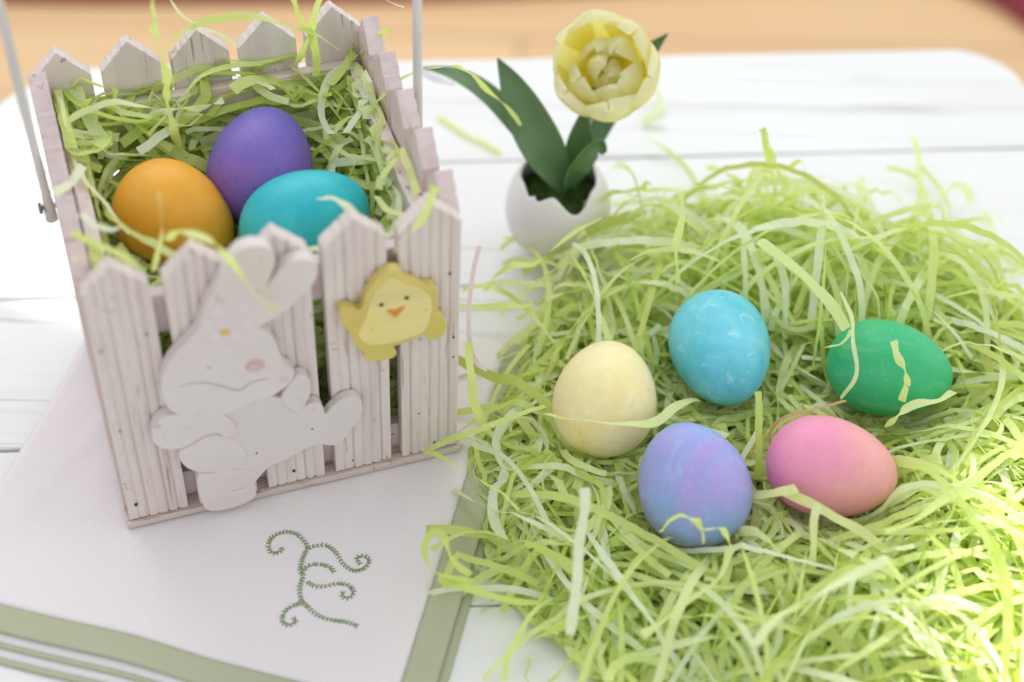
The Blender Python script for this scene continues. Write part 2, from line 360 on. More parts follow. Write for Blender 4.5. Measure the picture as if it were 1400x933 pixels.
STRANDS = [
('tall pale green twisted paper strand rising out of the basket past the frame', 4.6, 1.2, 0.55, [(-149.1, 585.8, 112.0), (-149.2, 584.3, 128.0), (-150.2, 581.5, 150.0), (-147.7, 578.5, 175.0), (-149.1, 573.2, 195.0), (-147.2, 566.5, 210.0), (-142.4, 561.8, 225.0)]),
('long light green paper strand arching over the back pickets', 3.6, 0.7, 0.45, [(-159.3, 621.6, 150.0), (-150.4, 614.3, 165.0), (-138.0, 612.8, 174.0), (-123.2, 611.9, 178.0), (-104.4, 611.3, 176.0), (-89.7, 617.0, 168.0), (-81.2, 626.1, 152.0)]),
('thin green paper strand lying level across the second back picket', 2.6, 0.5, 0.3, [(-187.7, 610.8, 139.0), (-177.3, 612.4, 143.0), (-164.1, 613.4, 145.0), (-146.4, 615.6, 146.0), (-127.5, 618.6, 144.0), (-111.0, 620.4, 140.0)]),
('pale mint paper strand slanting across the back left of the basket', 4.0, 0.8, 0.9, [(-178.7, 588.0, 118.0), (-169.3, 594.0, 130.0), (-162.3, 595.4, 136.0), (-150.5, 595.9, 140.0), (-139.0, 595.3, 142.0), (-129.7, 597.2, 144.0)]),
('upright pale paper strand standing before the orange egg', 3.6, 0.4, 0.75, [(-141.0, 489.2, 140.0), (-138.6, 487.5, 152.0), (-136.1, 487.9, 163.0), (-135.3, 490.6, 170.0), (-135.5, 492.9, 176.0)]),
("long pale yellow paper strand hanging over the rabbit cutout's ears", 4.2, 0.5, 0.6, [(-134.9, 487.3, 158.0), (-128.2, 478.9, 170.0), (-119.8, 470.0, 178.0), (-110.4, 465.6, 176.0), (-104.3, 465.8, 164.0), (-99.7, 469.0, 150.0), (-93.6, 474.2, 136.0)]),
('short whitish paper strand bent across the teal egg', 3.6, 0.6, 0.95, [(-78.9, 523.1, 152.0), (-72.7, 514.8, 158.0), (-67.1, 508.1, 160.0), (-61.0, 503.1, 158.0), (-57.9, 507.3, 150.0)]),
('yellow green paper strand hanging between the two right front pickets', 4.2, 0.5, 0.5, [(-30.5, 506.3, 172.0), (-33.1, 501.2, 168.0), (-37.5, 497.3, 163.0), (-42.0, 494.2, 158.0), (-47.8, 492.2, 152.0)]),
('pale yellow green strand reaching from the basket corner to the tulip leaf', 4.2, 0.9, 0.5, [(-65.3, 597.3, 140.0), (-57.6, 596.9, 150.0), (-50.8, 602.4, 154.0), (-42.0, 615.5, 150.0), (-32.4, 632.8, 140.0), (-23.8, 652.6, 122.0), (-15.4, 663.3, 106.0), (-6.5, 667.8, 92.0), (1.7, 662.8, 84.0)]),
('short white paper tab lying on the long left tulip leaf', 4.4, 0.2, 1.0, [(-51.0, 703.6, 86.0), (-44.1, 699.5, 86.0), (-38.4, 697.4, 85.0), (-32.5, 695.9, 84.0)]),
('pale mint paper strand poking over the left side pickets', 4.4, 0.5, 0.95, [(-178.8, 542.3, 150.0), (-178.9, 530.7, 154.0), (-180.6, 521.4, 157.0), (-183.0, 510.3, 160.0)]),
('whitish paper strand bent over the front left picket corner', 3.4, 0.7, 0.95, [(-169.5, 493.4, 165.0), (-165.0, 488.7, 168.0), (-159.9, 484.2, 168.0), (-155.5, 487.3, 164.0), (-153.6, 493.8, 160.0)]),
('green paper strand draped inside the front left corner of basket', 3.8, 0.6, 0.5, [(-166.0, 477.4, 170.0), (-158.2, 471.3, 172.0), (-152.0, 471.9, 168.0), (-146.1, 475.3, 160.0), (-141.6, 476.9, 150.0)]),
('pale paper strand hooked over the top of the leftmost front picket', 3.6, 0.6, 0.9, [(-164.3, 463.4, 170.0), (-159.1, 460.0, 174.0), (-154.2, 459.4, 174.0), (-151.3, 458.3, 170.0)]),
("upright olive paper strand leaning on the basket's back left wall", 4.2, 0.5, 0.35, [(-184.9, 584.9, 112.0), (-182.2, 590.7, 124.0), (-178.0, 591.0, 140.0), (-174.3, 594.6, 152.0)]),
("forked green paper strand at the basket's left inner wall", 4.0, 0.5, 0.4, [(-188.9, 586.7, 110.0), (-189.6, 585.2, 124.0), (-191.9, 585.2, 134.0), (-192.8, 585.2, 142.0)]),
("olive paper strand standing by the basket's back left post", 3.8, 0.6, 0.35, [(-191.5, 584.8, 116.0), (-191.4, 587.8, 128.0), (-190.2, 587.9, 140.0), (-184.0, 585.8, 152.0)]),
('thin white curl of paper at the top of the frame', 1.4, 0.8, 1.0, [(-66.4, 673.3, 150.0), (-61.9, 668.6, 150.0), (-56.7, 666.1, 149.0), (-53.7, 666.6, 148.0)]),
('thin whitish thread of paper falling across the third back picket', 1.8, 0.9, 0.95, [(-150.3, 609.2, 190.0), (-146.5, 611.2, 180.0), (-138.8, 615.3, 170.0), (-131.1, 621.3, 160.0), (-124.4, 624.8, 150.0), (-118.7, 624.6, 140.0)]),
('crossed green strand rising above the right end of the back wall', 4.2, 0.4, 0.45, [(-97.9, 613.8, 190.0), (-95.2, 615.4, 178.0), (-91.8, 619.7, 165.0), (-90.3, 624.6, 150.0), (-91.7, 624.6, 138.0)]),
('bright green strand leaning out above the fifth back picket', 4.6, 0.4, 0.55, [(-85.3, 612.1, 190.0), (-89.8, 616.2, 175.0), (-93.9, 621.3, 160.0), (-99.7, 627.1, 142.0)]),
('green strand with bent tip reaching above the right side pickets', 4.0, 0.5, 0.5, [(-85.9, 632.6, 120.0), (-77.2, 633.7, 140.0), (-67.5, 631.2, 152.0), (-59.2, 626.1, 162.0), (-56.6, 625.8, 163.0)]),
('straw coloured paper strand running down behind the orange egg', 3.6, 0.4, 0.1, [(-172.5, 591.0, 120.0), (-164.0, 585.1, 122.0), (-155.8, 582.8, 120.0), (-149.3, 586.0, 116.0)]),
('pale green paper strand stretched across the lower yellow egg', 5.0, 0.35, 0.7, [(15.4, 508.6, 42.0), (23.2, 499.3, 50.0), (32.4, 492.8, 56.0), (44.8, 489.2, 58.0), (57.9, 493.4, 53.0), (66.9, 504.5, 46.0), (76.6, 521.2, 38.0), (89.7, 533.3, 30.0)]),
('kinked green paper strand curling over the bottom of lavender egg', 3.2, 0.9, 0.6, [(64.7, 449.9, 34.0), (68.2, 446.6, 46.0), (73.3, 442.9, 55.0), (77.8, 438.6, 58.0), (80.2, 436.6, 54.0), (87.7, 439.7, 50.0), (92.3, 442.1, 40.0), (95.3, 441.5, 34.0)]),
('tiny upright paper sliver against the lavender egg', 2.4, 0.3, 0.4, [(78.2, 438.5, 60.0), (79.9, 436.6, 54.0), (81.5, 435.4, 46.0)]),
('upright olive strand standing between the turquoise and pink eggs', 3.6, 0.15, 0.25, [(108.1, 507.6, 62.0), (108.8, 503.1, 50.0), (109.8, 498.5, 36.0), (110.6, 492.7, 20.0)]),
('thin pale strand looping down the left of the green egg', 2.2, 0.9, 0.8, [(151.0, 569.5, 64.0), (153.0, 548.1, 66.0), (153.1, 535.8, 62.0), (153.0, 527.9, 56.0), (151.1, 526.1, 46.0), (149.7, 525.9, 38.0)]),
('short cream paper curl on the left end of green egg', 3.2, 0.6, 0.75, [(144.6, 548.6, 48.0), (147.8, 543.1, 55.0), (151.0, 542.9, 60.0), (152.8, 545.5, 63.0)]),
('pointed cream strand standing in front of the green egg', 4.0, 0.7, 0.7, [(169.6, 537.0, 66.0), (170.8, 529.8, 64.0), (174.1, 524.7, 60.0), (176.0, 521.6, 54.0), (175.7, 520.7, 44.0)]),
('pale strand hugging the lower right of the green egg', 4.6, 0.3, 0.75, [(201.7, 530.0, 40.0), (192.1, 520.8, 46.0), (180.4, 513.5, 50.0), (173.2, 510.7, 46.0), (169.4, 512.8, 34.0)]),
('cream strand tucked under the left side of pink egg', 4.6, 0.4, 0.7, [(106.0, 476.0, 30.0), (112.9, 468.2, 38.0), (119.7, 465.8, 44.0), (122.3, 466.7, 44.0)]),
('long pale strand running under the pink egg to the lower right', 4.8, 0.3, 0.6, [(116.3, 470.8, 38.0), (125.7, 461.3, 42.0), (137.3, 454.4, 42.0), (149.5, 448.6, 38.0), (159.9, 445.1, 32.0)]),
('standing pale strand below the pink egg', 4.0, 0.3, 0.75, [(128.6, 453.1, 50.0), (127.3, 447.3, 46.0), (127.3, 442.1, 38.0), (127.2, 436.4, 28.0)]),
('reddish tan thread of paper left of the pink egg', 2.0, 0.5, -0.2, [(115.0, 502.6, 34.0), (118.2, 506.4, 42.0), (127.0, 509.2, 46.0), (138.7, 512.2, 46.0), (150.0, 519.8, 44.0)]),
('bright whitish vertical strand at the front left of nest', 5.0, 0.25, 1.0, [(30.5, 447.6, 64.0), (30.1, 436.3, 58.0), (28.8, 423.8, 50.0), (27.8, 409.6, 42.0), (26.5, 395.7, 36.0)]),
("olive paper strand looped out over the napkin's green border", 3.4, 0.8, 0.3, [(-12.8, 430.5, 20.0), (-22.5, 428.7, 26.0), (-30.3, 427.6, 34.0), (-34.3, 430.8, 40.0), (-33.0, 436.4, 44.0), (-28.2, 438.1, 46.0), (-24.4, 434.4, 44.0), (-21.2, 427.8, 38.0), (-15.7, 426.6, 30.0)]),
('long olive strand lying toward the table gap at front left', 4.4, 0.4, 0.3, [(-28.0, 429.3, 26.0), (-17.3, 426.6, 22.0), (-5.0, 425.4, 18.0), (7.4, 425.7, 14.0), (21.3, 426.9, 12.0)]),
("folded green strand touching the basket's front right corner, upper arm", 4.6, 0.25, 0.5, [(-38.6, 507.8, 16.0), (-28.0, 509.5, 22.0), (-15.5, 511.1, 28.0), (0.8, 514.2, 34.0), (16.6, 520.5, 36.0)]),
("folded green strand touching the basket's front right corner, lower arm", 4.6, 0.25, 0.5, [(-39.4, 509.6, 16.0), (-29.9, 500.6, 20.0), (-17.9, 486.7, 26.0), (-4.7, 471.9, 32.0), (5.5, 461.6, 34.0)]),
('upright green strand standing right of the basket on napkin', 4.6, 0.4, 0.5, [(-19.2, 540.1, 54.0), (-18.7, 527.5, 48.0), (-17.5, 521.1, 38.0), (-13.1, 520.2, 26.0), (-7.3, 521.4, 12.0)]),
("pale pink paper wisp hanging beside the basket's right edge", 2.6, 0.7, 1.3, [(-17.3, 594.0, 66.0), (-18.4, 575.4, 62.0), (-19.8, 557.1, 56.0), (-19.6, 543.7, 48.0), (-17.1, 538.0, 42.0), (-12.4, 538.4, 38.0)]),
('green strand folded into a narrow loop beside the basket', 3.6, 0.4, 0.5, [(-25.4, 578.6, 40.0), (-12.6, 579.1, 40.0), (-0.4, 581.6, 38.0), (9.0, 588.8, 34.0), (7.2, 591.7, 36.0), (1.1, 591.7, 42.0), (-4.2, 590.4, 44.0)]),
('wide pale strand falling down the back of the nest', 5.2, 0.25, 0.6, [(77.9, 603.9, 92.0), (77.7, 599.7, 80.0), (77.5, 594.6, 64.0), (77.9, 589.1, 48.0)]),
('tall folded green strand standing up at the back of the nest', 4.4, 0.3, 0.5, [(126.5, 662.4, 64.0), (122.1, 656.5, 80.0), (118.6, 653.6, 92.0), (124.1, 654.1, 82.0), (130.0, 660.8, 64.0), (138.0, 661.1, 48.0)]),
('long strand arching across the back of the nest', 4.4, 0.3, 0.55, [(75.5, 619.4, 70.0), (79.6, 617.7, 82.0), (87.8, 616.9, 86.0), (101.9, 618.3, 84.0), (120.3, 621.9, 78.0), (139.4, 624.3, 68.0), (162.1, 626.4, 60.0)]),
("level olive strand jutting out at the nest's back right", 4.0, 0.2, 0.3, [(163.6, 630.7, 54.0), (177.5, 627.4, 54.0), (196.5, 630.0, 50.0), (212.8, 634.2, 44.0)]),
('broad pale strand sweeping down to the green egg from behind', 6.2, 0.15, 0.6, [(113.4, 585.6, 80.0), (124.3, 574.1, 78.0), (135.4, 563.1, 74.0), (144.8, 553.2, 70.0), (150.7, 545.4, 64.0)]),
('thin strand arching out to the right over the table', 2.8, 0.6, 0.5, [(205.1, 626.4, 40.0), (212.6, 611.5, 44.0), (220.5, 603.4, 42.0), (228.1, 600.4, 32.0), (234.4, 600.2, 16.0)]),
('pale strand looping over the far right table gap', 3.2, 0.5, 0.7, [(232.9, 599.6, 14.0), (230.6, 596.8, 34.0), (235.6, 602.4, 42.0), (246.0, 609.0, 44.0), (262.0, 619.4, 38.0)]),
('green strand arching in front of the white egg vase', 4.2, 0.4, 0.45, [(-14.2, 601.0, 30.0), (-7.8, 598.1, 44.0), (0.8, 598.5, 50.0), (11.4, 602.2, 48.0), (19.8, 601.8, 58.0), (30.2, 610.9, 62.0), (41.9, 626.3, 58.0)]),
('blurred pale strand lying on the table behind the basket', 3.6, 0.3, 0.6, [(-46.1, 777.9, 2.0), (-36.5, 768.7, 2.0), (-23.5, 757.0, 2.0), (-9.2, 746.9, 2.0)]),
('faint pale green strand on the table behind the tulip', 5.0, 0.3, 0.9, [(78.4, 804.7, 10.0), (80.6, 797.4, 6.0), (82.1, 787.4, 3.0), (72.4, 777.2, 2.0), (82.9, 776.3, 2.0)]),
('long pale strand leaning across the right front of the nest', 4.6, 0.3, 0.55, [(158.2, 447.3, 40.0), (173.3, 452.7, 46.0), (188.8, 461.3, 52.0), (204.8, 471.7, 58.0), (222.0, 485.2, 62.0)]),
("whitish long strand in the nest's foreground pointing up right", 5.0, 0.35, 0.85, [(96.8, 384.5, 48.0), (105.2, 390.8, 54.0), (119.3, 398.0, 60.0), (135.3, 405.4, 64.0), (150.5, 414.4, 66.0)]),
('pale diagonal strand below the lavender egg', 4.8, 0.3, 0.65, [(93.1, 437.5, 40.0), (87.4, 424.4, 42.0), (76.5, 412.6, 40.0), (65.8, 402.9, 38.0), (55.6, 398.0, 34.0)]),
]
# ------------------------------------------------------------------ setting: floor
m = M('oak_floor')
v = m.coords((.35, 1, 1))
br = m.n('ShaderNodeTexBrick'); br.inputs['Scale'].default_value = 1; br.inputs['Brick Width'].default_value = 1.4
br.inputs['Row Height'].default_value = .13; br.inputs['Mortar Size'].default_value = .003
br.inputs['Color1'].default_value = (.64, .42, .21, 1); br.inputs['Color2'].default_value = (.70, .47, .25, 1)
br.inputs['Mortar'].default_value = (.40, .22, .10, 1)
m.l(m.coords(), br.inputs['Vector'])
c = m.mix(m.ramp(m.noise(v, 9, 5), [(.3, .4), (.7, 0)]), br.outputs['Color'], (.56, .34, .15))
m.col(c).rough(.38, .5)
MAT['floor'] = m.m
FZ = -480
me = mesh('floor', [(-4000, -1500, FZ), (4000, -1500, FZ), (4000, 5000, FZ), (-4000, 5000, FZ)], [(0, 1, 2, 3)])
tag(link('floor', me, MAT['floor']), kind='structure')
# dark red rug lying on the floor far behind the table
m = M('rug_wool'); v = m.coords()
m.col(m.mix(m.noise(v, 90, 3), (.20, .035, .04), (.28, .06, .07))).rough(.95, .05); m.bump(m.noise(v, 500, 2), 3)
MAT['rug'] = m.m
edge = [(-1400, 1592), (-586, 1601), (-340, 1612), (-126, 1625), (60, 1648), (242, 1672), (400, 1688), (480, 1684), (518, 1664), (550, 1632), (580, 1585), (650, 1520), (900, 1400), (1500, 1350)]
ep = catmull([(x, y, 0) for x, y in edge], 5)
n = len(ep); vs = []
for z in (FZ+.5, FZ+11):
    vs += [(p.x, p.y + (0 if z < FZ+5 else 3), z) for p in ep] + [(1500, 3600, z), (-1400, 3600, z)]
N = n+2
fs = [tuple(range(N)), tuple(range(N, 2*N))] + [(i, (i+1) % N, N+(i+1) % N, N+i) for i in range(N)]
tag(link('rug', mesh('rug', vs, fs), MAT['rug']), 'dark red rug on the wooden floor far behind the table', 'rug')

# ------------------------------------------------------------------ table
PSI = R(4.55)
table = empty('table')
tag(table, 'small white painted plank table with rounded corners', 'table')
# outline in rotated plank coordinates (a along boards, b across), world = rot(PSI)
def tw(a, b): return (a*math.cos(PSI)-b*math.sin(PSI), a*math.sin(PSI)+b*math.cos(PSI))
A0, A1, B1 = -246.0, 366.0, 837.0
def a_range(b):
    # rounded far corners
    rl, rr = 70.0, 42.0
    lo, hi = A0, A1
    if b > B1-rl: lo = A0 + rl - math.sqrt(max(rl*rl-(b-(B1-rl))**2, 0))
    if b > B1-rr: hi = A1 - rr + math.sqrt(max(rr*rr-(b-(B1-rr))**2, 0))
    return lo, hi
seams = [150.0, 236.0, 335.0, 434.5, 533.5, 637.0, 739.0, B1]
GAP = 1.15
for i in range(len(seams)-1):
    b0, b1 = seams[i]+GAP/2, seams[i+1]-GAP/2
    steps = 12 if i == len(seams)-2 else (3 if i == len(seams)-3 else 1)
    bs = [b0+(b1-b0)*k/steps for k in range(steps+1)]
    if i == len(seams)-2: bs = sorted(bs + [b1-1, b1-3, b1-7])
    rng = random.Random(40+i)
    dz = rng.uniform(-.5, .0)
    # subdivided along the board so the edges run a little uneven
    vs = []; fs = []; K = 44
    for z in (-20.0, dz):
        for b in bs:
            lo, hi = a_range(b)
            for k in range(K+1):
                a = lo+(hi-lo)*k/K
                wob = 0
                if b in (bs[0], bs[-1]): wob = .5*noise.noise(Vector((a*.03, i*7.3+(b > b0+1)*3, 0)))
                x, y = tw(a, b+wob); vs.append((x, y, z))
    nb = len(bs); L = nb*(K+1)
    for j in range(nb-1):
        for k in range(K):
            q = j*(K+1)+k
            fs.append((q, q+1, q+K+2, q+K+1)); fs.append((L+q, L+q+1, L+q+K+2, L+q+K+1))
    for k in range(K):
        for j in (0, nb-1):
            q = j*(K+1)+k; fs.append((q, q+1, L+q+1, L+q))
    for j in range(nb-1):
        for k in (0, K):
            q = j*(K+1)+k; fs.append((q, q+K+1, L+q+K+1, L+q))
    o = link('plank', mesh('plank', vs, fs), MAT['table'], table)
    bevel(o, .9, 2, 50)
ax, ay = tw(A0+60, 200), tw(A1-60, 780)
for a, b in ((A0+50, 190), (A1-50, 190), (A0+75, 770), (A1-65, 780)):
    x, y = tw(a, b)
    vs = []
    for z, h in ((FZ, 14), (-20.4, 21)):
        vs += [(x-h, y-h, z), (x+h, y-h, z), (x+h, y+h, z), (x-h, y+h, z)]
    o = link('leg', mesh('leg', vs, [(0, 1, 2, 3), (4, 5, 6, 7), (0, 1, 5, 4), (1, 2, 6, 5), (2, 3, 7, 6), (3, 0, 4, 7)]), MAT['table'], table)
    bevel(o, 2)

# ------------------------------------------------------------------ napkin
napkin = empty('napkin', (0, 0, 0))
tag(napkin, 'folded white cotton napkin with green border and swirl embroidery under the basket', 'napkin')
BL, BR, TL, TR = Vector((-246, 421)), Vector((-33, 364)), Vector((-198, 640)), Vector((11.5, 588))
def bil(u, w): return (BL*(1-u)+BR*u)*(1-w) + (TL*(1-u)+TR*u)*w
def fold_h(u, w):
    # the free front edge rides up in one soft wave and the cloth lies slightly uneven
    wave = 1.1*math.exp(-((u-.40)/.10)**2)*math.exp(-(w/.16)**2) - .8*math.exp(-((u-.62)/.12)**2)*math.exp(-(w/.2)**2)
    un = .35*noise.noise(Vector((u*5, w*5, 1.7)))
    crease = .9*math.exp(-((u-.13-.25*(w-.5))/.02)**2)*max(0, min(1, (w-.1)*2))
    rip = .8*math.sin(26*(u*.9+w*.35)+3*noise.noise(Vector((u*4, w*3, 8))))*max(0, .35-u)*2.2*max(0, min(1, w*3))
    return wave+un+crease+rip+.45*noise.noise(Vector((u*9+3, w*3.5, .7)))
def sheet(name, u0, u1, w0, w1, z, nu, nw, mat, parent, off=(0, 0), thick=.7, edge_round=True):
    vs = []; fs = []
    for t in (0, 1):
        for j in range(nw+1):
            for i in range(nu+1):
                u = u0+(u1-u0)*i/nu; w = w0+(w1-w0)*j/nw
                p = bil(u, w)
                bend = 1.3*math.exp(-((u-.42)/.13)**2)*math.exp(-(w/.2)**2)
                vs.append((p.x+off[0], p.y+off[1]+bend, z+fold_h(u, w)*(1 if z > 2.6 else .5) - t*thick))
    n1 = nu+1; L = n1*(nw+1)
    for j in range(nw):
        for i in range(nu):
            q = j*n1+i; fs.append((q, q+1, q+1+n1, q+n1)); fs.append((L+q, L+q+n1, L+q+1+n1, L+q+1))
    for i in range(nu):
        for j in (0, nw):
            q = j*n1+i; fs.append((q, q+1, L+q+1, L+q))
    for j in range(nw):
        for i in (0, nu):
            q = j*n1+i; fs.append((q, q+n1, L+q+n1, L+q))
    return link(name, mesh(name, vs, fs), mat, parent, True)
bu, bw = .064, .056
NZ = 4.6
sheet('cloth', 0, 1-bu, bw, 1, NZ, 60, 60, MAT['cloth'], napkin)
o = sheet('border', 1-bu, 1, 0, 1, NZ+.25, 8, 60, MAT['cloth_green'], napkin, thick=1.2)
o = sheet('border', 0, 1-bu, 0, bw, NZ+.25, 60, 8, MAT['cloth_green'], napkin, thick=1.2)
# lower folds, each slipping a few millimetres past the one above
for z, off, tr in ((2.5, (.2, -6.0), .010), (.95, (-.6, -12.5), .012)):
    sheet('fold', 0, .985, tr, .985, z, 40, 40, MAT['cloth'], napkin, off, .7)
    sheet('fold_trim', 0, .985, 0, tr, z+.1, 40, 2, MAT['cloth_green'], napkin, off, .9)
sheet('fold_trim', .9, 1.012, .012, .985, 1.15, 6, 40, MAT['cloth_green'], napkin, (1.0, -1.0), .9)

# stitched swirl
vs = []; fs = []
def stitch(p, d, l, wd, z):
    n = Vector((-d.y, d.x)); b = len(vs)
    ring = [(-1, 0, 0), (-.55, .8, .0), (.55, .8, 0), (1, 0, 0), (.55, -.8, 0), (-.55, -.8, 0), (-.45, 0, 1), (.45, 0, 1)]
    for a, c, h in ring:
        q = p + d*a*l + n*c*wd; vs.append((q.x, q.y, z + h*.75))
    for f in ((0, 1, 6), (1, 2, 7, 6), (2, 3, 7), (3, 4, 7), (4, 5, 6, 7), (5, 0, 6)): fs.append(tuple(b+i for i in f))
def inv_bil(p):
    u, w = .5, .3
    for _ in range(20):
        e = bil(u, w)-p; du = (bil(u+.001, w)-bil(u, w))/.001; dw = (bil(u, w+.001)-bil(u, w))/.001
        det = du.x*dw.y-du.y*dw.x
        u -= (e.x*dw.y-e.y*dw.x)/det; w -= (du.x*e.y-du.y*e.x)/det
    return u, w
rng = random.Random(5)
for line in EMB:
    pts = catmull([(x, y, 0) for x, y in line], 8); acc = 0; last = pts[0]
    for i in range(1, len(pts)):
        d = pts[i]-last
        if d.length < 1.25: continue
        last = pts[i]; dd = Vector((d.x, d.y)).normalized(); p = Vector((last.x, last.y))
        u, w = inv_bil(p); z = NZ+fold_h(u, w)-.08
        for s in (-1, 1):
            a = s*R(48+rng.uniform(-14, 14)); e = Vector((dd.x*math.cos(a)-dd.y*math.sin(a), dd.x*math.sin(a)+dd.y*math.cos(a)))
            stitch(p + Vector((-dd.y, dd.x))*s*.42, e, 1.25+rng.uniform(-.2, .25), .6, z-.12)
tag(link('embroidery', mesh('embroidery', vs, fs), MAT['thread'], napkin, True), 'green chain stitched swirl of curling tendrils')

# ------------------------------------------------------------------ basket
BX, BY, YAW = -166.4, 469.1, R(19.4)
BZ = NZ+.9
basket = empty('picket_basket', (BX*MM, BY*MM, BZ*MM), YAW)
tag(basket, 'square picket fence basket painted pinkish white with rabbit and chick cutouts', 'basket')
WB, DB, HS, HP = 150.6, 130.0, 143.4, 156.4
LEAN = math.atan(9.7/149)
CY, SY = math.cos(YAW), math.sin(YAW)
def bworld(x, y, z): return Vector((BX+CY*x-SY*y, BY+SY*x+CY*y, BZ+z))

def picket_mesh(w, thick, ridges, seed, hs=HS, hp=HP):
    rng = random.Random(seed)
    xs = []; ys = []
    if ridges:
        pitch = w/ridges
        for i in range(ridges):
            a = -w/2+i*pitch; g = pitch*rng.uniform(.09, .2)
            if i == 0: xs += [a]; ys += [0]
            else: xs += [a, a+g]; ys += [.8+rng.uniform(-.35, .35), 0]
            j = pitch*rng.uniform(-.05, .05)
            xs += [a+pitch*.55+j, a+pitch-g]; ys += [-.18, 0]
        xs += [w/2]; ys += [0]
    else:
        xs = [-w/2, -w/4, 0, w/4, w/2]; ys = [0]*5
    # make sure of a column at the peak
    if not any(abs(x) < .05 for x in xs):
        k = min(range(len(xs)), key=lambda i: abs(xs[i])); xs[k] = 0.0
    z0 = [rng.uniform(0, .9) if ridges else 0 for _ in xs]
    z0[0] = z0[-1] = .2
    top = [hp-(hp-hs)*abs(x)/(w/2)+rng.uniform(-.35, .35) for x in xs]
    n = len(xs); vs = []; fs = []
    mids = 3
    for side in (0, 1):
        for r_ in range(mids+1):
            t = r_/mids
            for i in range(n):
                y = ys[i] if side == 0 else thick
                xw = xs[i] + (.25*noise.noise(Vector((seed*3.1, t*4, i*.01))) if 0 < r_ < mids else 0)
                vs.append((xw, y, z0[i]*(1-t)+top[i]*t))
    L = n*(mids+1)
    for r_ in range(mids):
        for i in range(n-1):
            q = r_*n+i
            fs.append((q, q+1, q+1+n, q+n)); fs.append((L+q, L+q+n, L+q+1+n, L+q+1))
        for i in (0, n-1):
            q = r_*n+i; fs.append((q, q+n, L+q+n, L+q))
    for i in range(n-1):
        fs.append((i, i+1, L+i+1, L+i)); q = mids*n+i; fs.append((q, q+1, L+q+1, L+q))
    return mesh('picket', vs, fs)

def place(o, loc, rz, lean):
    o.matrix_local = Matrix.Translation(Vector(loc)*MM) @ Matrix.Rotation(lean, 4, 'X') @ Matrix.Rotation(rz, 4, 'Z')
PW, PT, PZ = 26.0, 7.0, 3.6
xs5 = [PW/2+i*(WB-PW)/4 for i in range(5)]
fm = [picket_mesh(PW, PT, 6, s) for s in (1, 2, 3, 4, 5)]
sm = [picket_mesh(21.0, PT+.6, 5, s) for s in (11, 12, 13)]
for i, x in enumerate(xs5):
    o = link('picket', fm[i], MAT['picket'], basket); place(o, (x, 0, PZ), 0, LEAN); bevel(o, .45, 2, 42)
for i, x in enumerate(xs5):
    o = link('picket', fm[(i+2) % 5], MAT['picket'], basket)
    place(o, (11.8+i*30.5, DB, PZ), math.pi, -LEAN); bevel(o, .45, 2, 42)
dys = [7.9+10.5+i*(DB-15.8-21.0)/4 for i in range(5)]
for sgn in (-1, 1):
    for i, y in enumerate(dys):
        t = i/4; lean = LEAN*(1-2*t)
        o = link('picket', sm[(i+(sgn > 0)) % 3], MAT['side'], basket)
        x = -1.6 if sgn < 0 else WB+1.6
        place(o, (x, y, PZ), (-math.pi/2 if sgn < 0 else math.pi/2), lean); bevel(o, .45, 2, 42)

def rail(x0, x1, y0, y1, z0, z1, lean=0, pivot=None, rz=0):
    ln = max(x1-x0, y1-y0)
    me = boxmesh('rail', -ln/2, ln/2, -2.9, 2.9, z0, z1)
    o = link('rail', me, MAT['rail'], basket)
    cx, cy = (x0+x1)/2, (y0+y1)/2
    o.matrix_local = Matrix.Translation(Vector((cx, cy, 0))*MM) @ Matrix.Rotation(lean, 4, 'X') @ Matrix.Rotation(rz, 4, 'Z')
    bevel(o, .6); return o
for z0, z1 in ((PZ+.3, 20), (112, 133)):
    rail(15, WB-15, PT+.4, PT+6.2, z0, z1, LEAN)
    rail(8.2, WB-8.2, DB-PT-6.2, DB-PT-.4, z0, z1, -LEAN)
    for s in (-1, 1):
        x = 9.8 if s < 0 else WB-9.8
        ext = 9.0*z1/149
        rail(x, x, 14.5-ext, DB-14.5+ext, z0, z1, 0, None, math.pi/2)
o = link('base', boxmesh('base', -1.8, WB+1.8, -1.6, DB+1.2, 0, 3.4), MAT['base'], basket); bevel(o, .5)

# cutouts glued on the front, drawn in the plane of the front pickets
def fp(s, t, d):
    t *= .985
    return (s, -t*math.sin(LEAN)-d*math.cos(LEAN), t*math.cos(LEAN)-d*math.sin(LEAN))
def cutout(name, pts, d0, d1, mat, parent, n=3, bev=.42):
    P = catmull([(a, b, 0) for a, b in pts], n, True)
    # drop points that crowd together, so that the rounded edge stays clean
    Q = [P[0]]
    for p in P[1:]:
        if (p-Q[-1]).length > .55: Q.append(p)
    N = len(Q)
    vs = [fp(p.x, p.y, d0) for p in Q] + [fp(p.x, p.y, d1) for p in Q]
    fs = [tuple(range(N)), tuple(range(N, 2*N))] + [(i, (i+1) % N, N+(i+1) % N, N+i) for i in range(N)]
    o = link(name, mesh(name, vs, fs), mat, parent)
    if bev: bevel(o, bev, 3, 60)
    return o
def disc(name, s, t, d0, d1, r, mat, parent, n=14, sy=1):
    pts = [(s+r*math.cos(2*math.pi*k/n), t+r*sy*math.sin(2*math.pi*k/n)) for k in range(n)]
    N = n; vs = [fp(a, b, d0) for a, b in pts] + [fp(a, b, d1) for a, b in pts]
    fs = [tuple(range(N)), tuple(range(N, 2*N))] + [(i, (i+1) % N, N+(i+1) % N, N+i) for i in range(N)]
    return link(name, mesh(name, vs, fs), mat, parent)
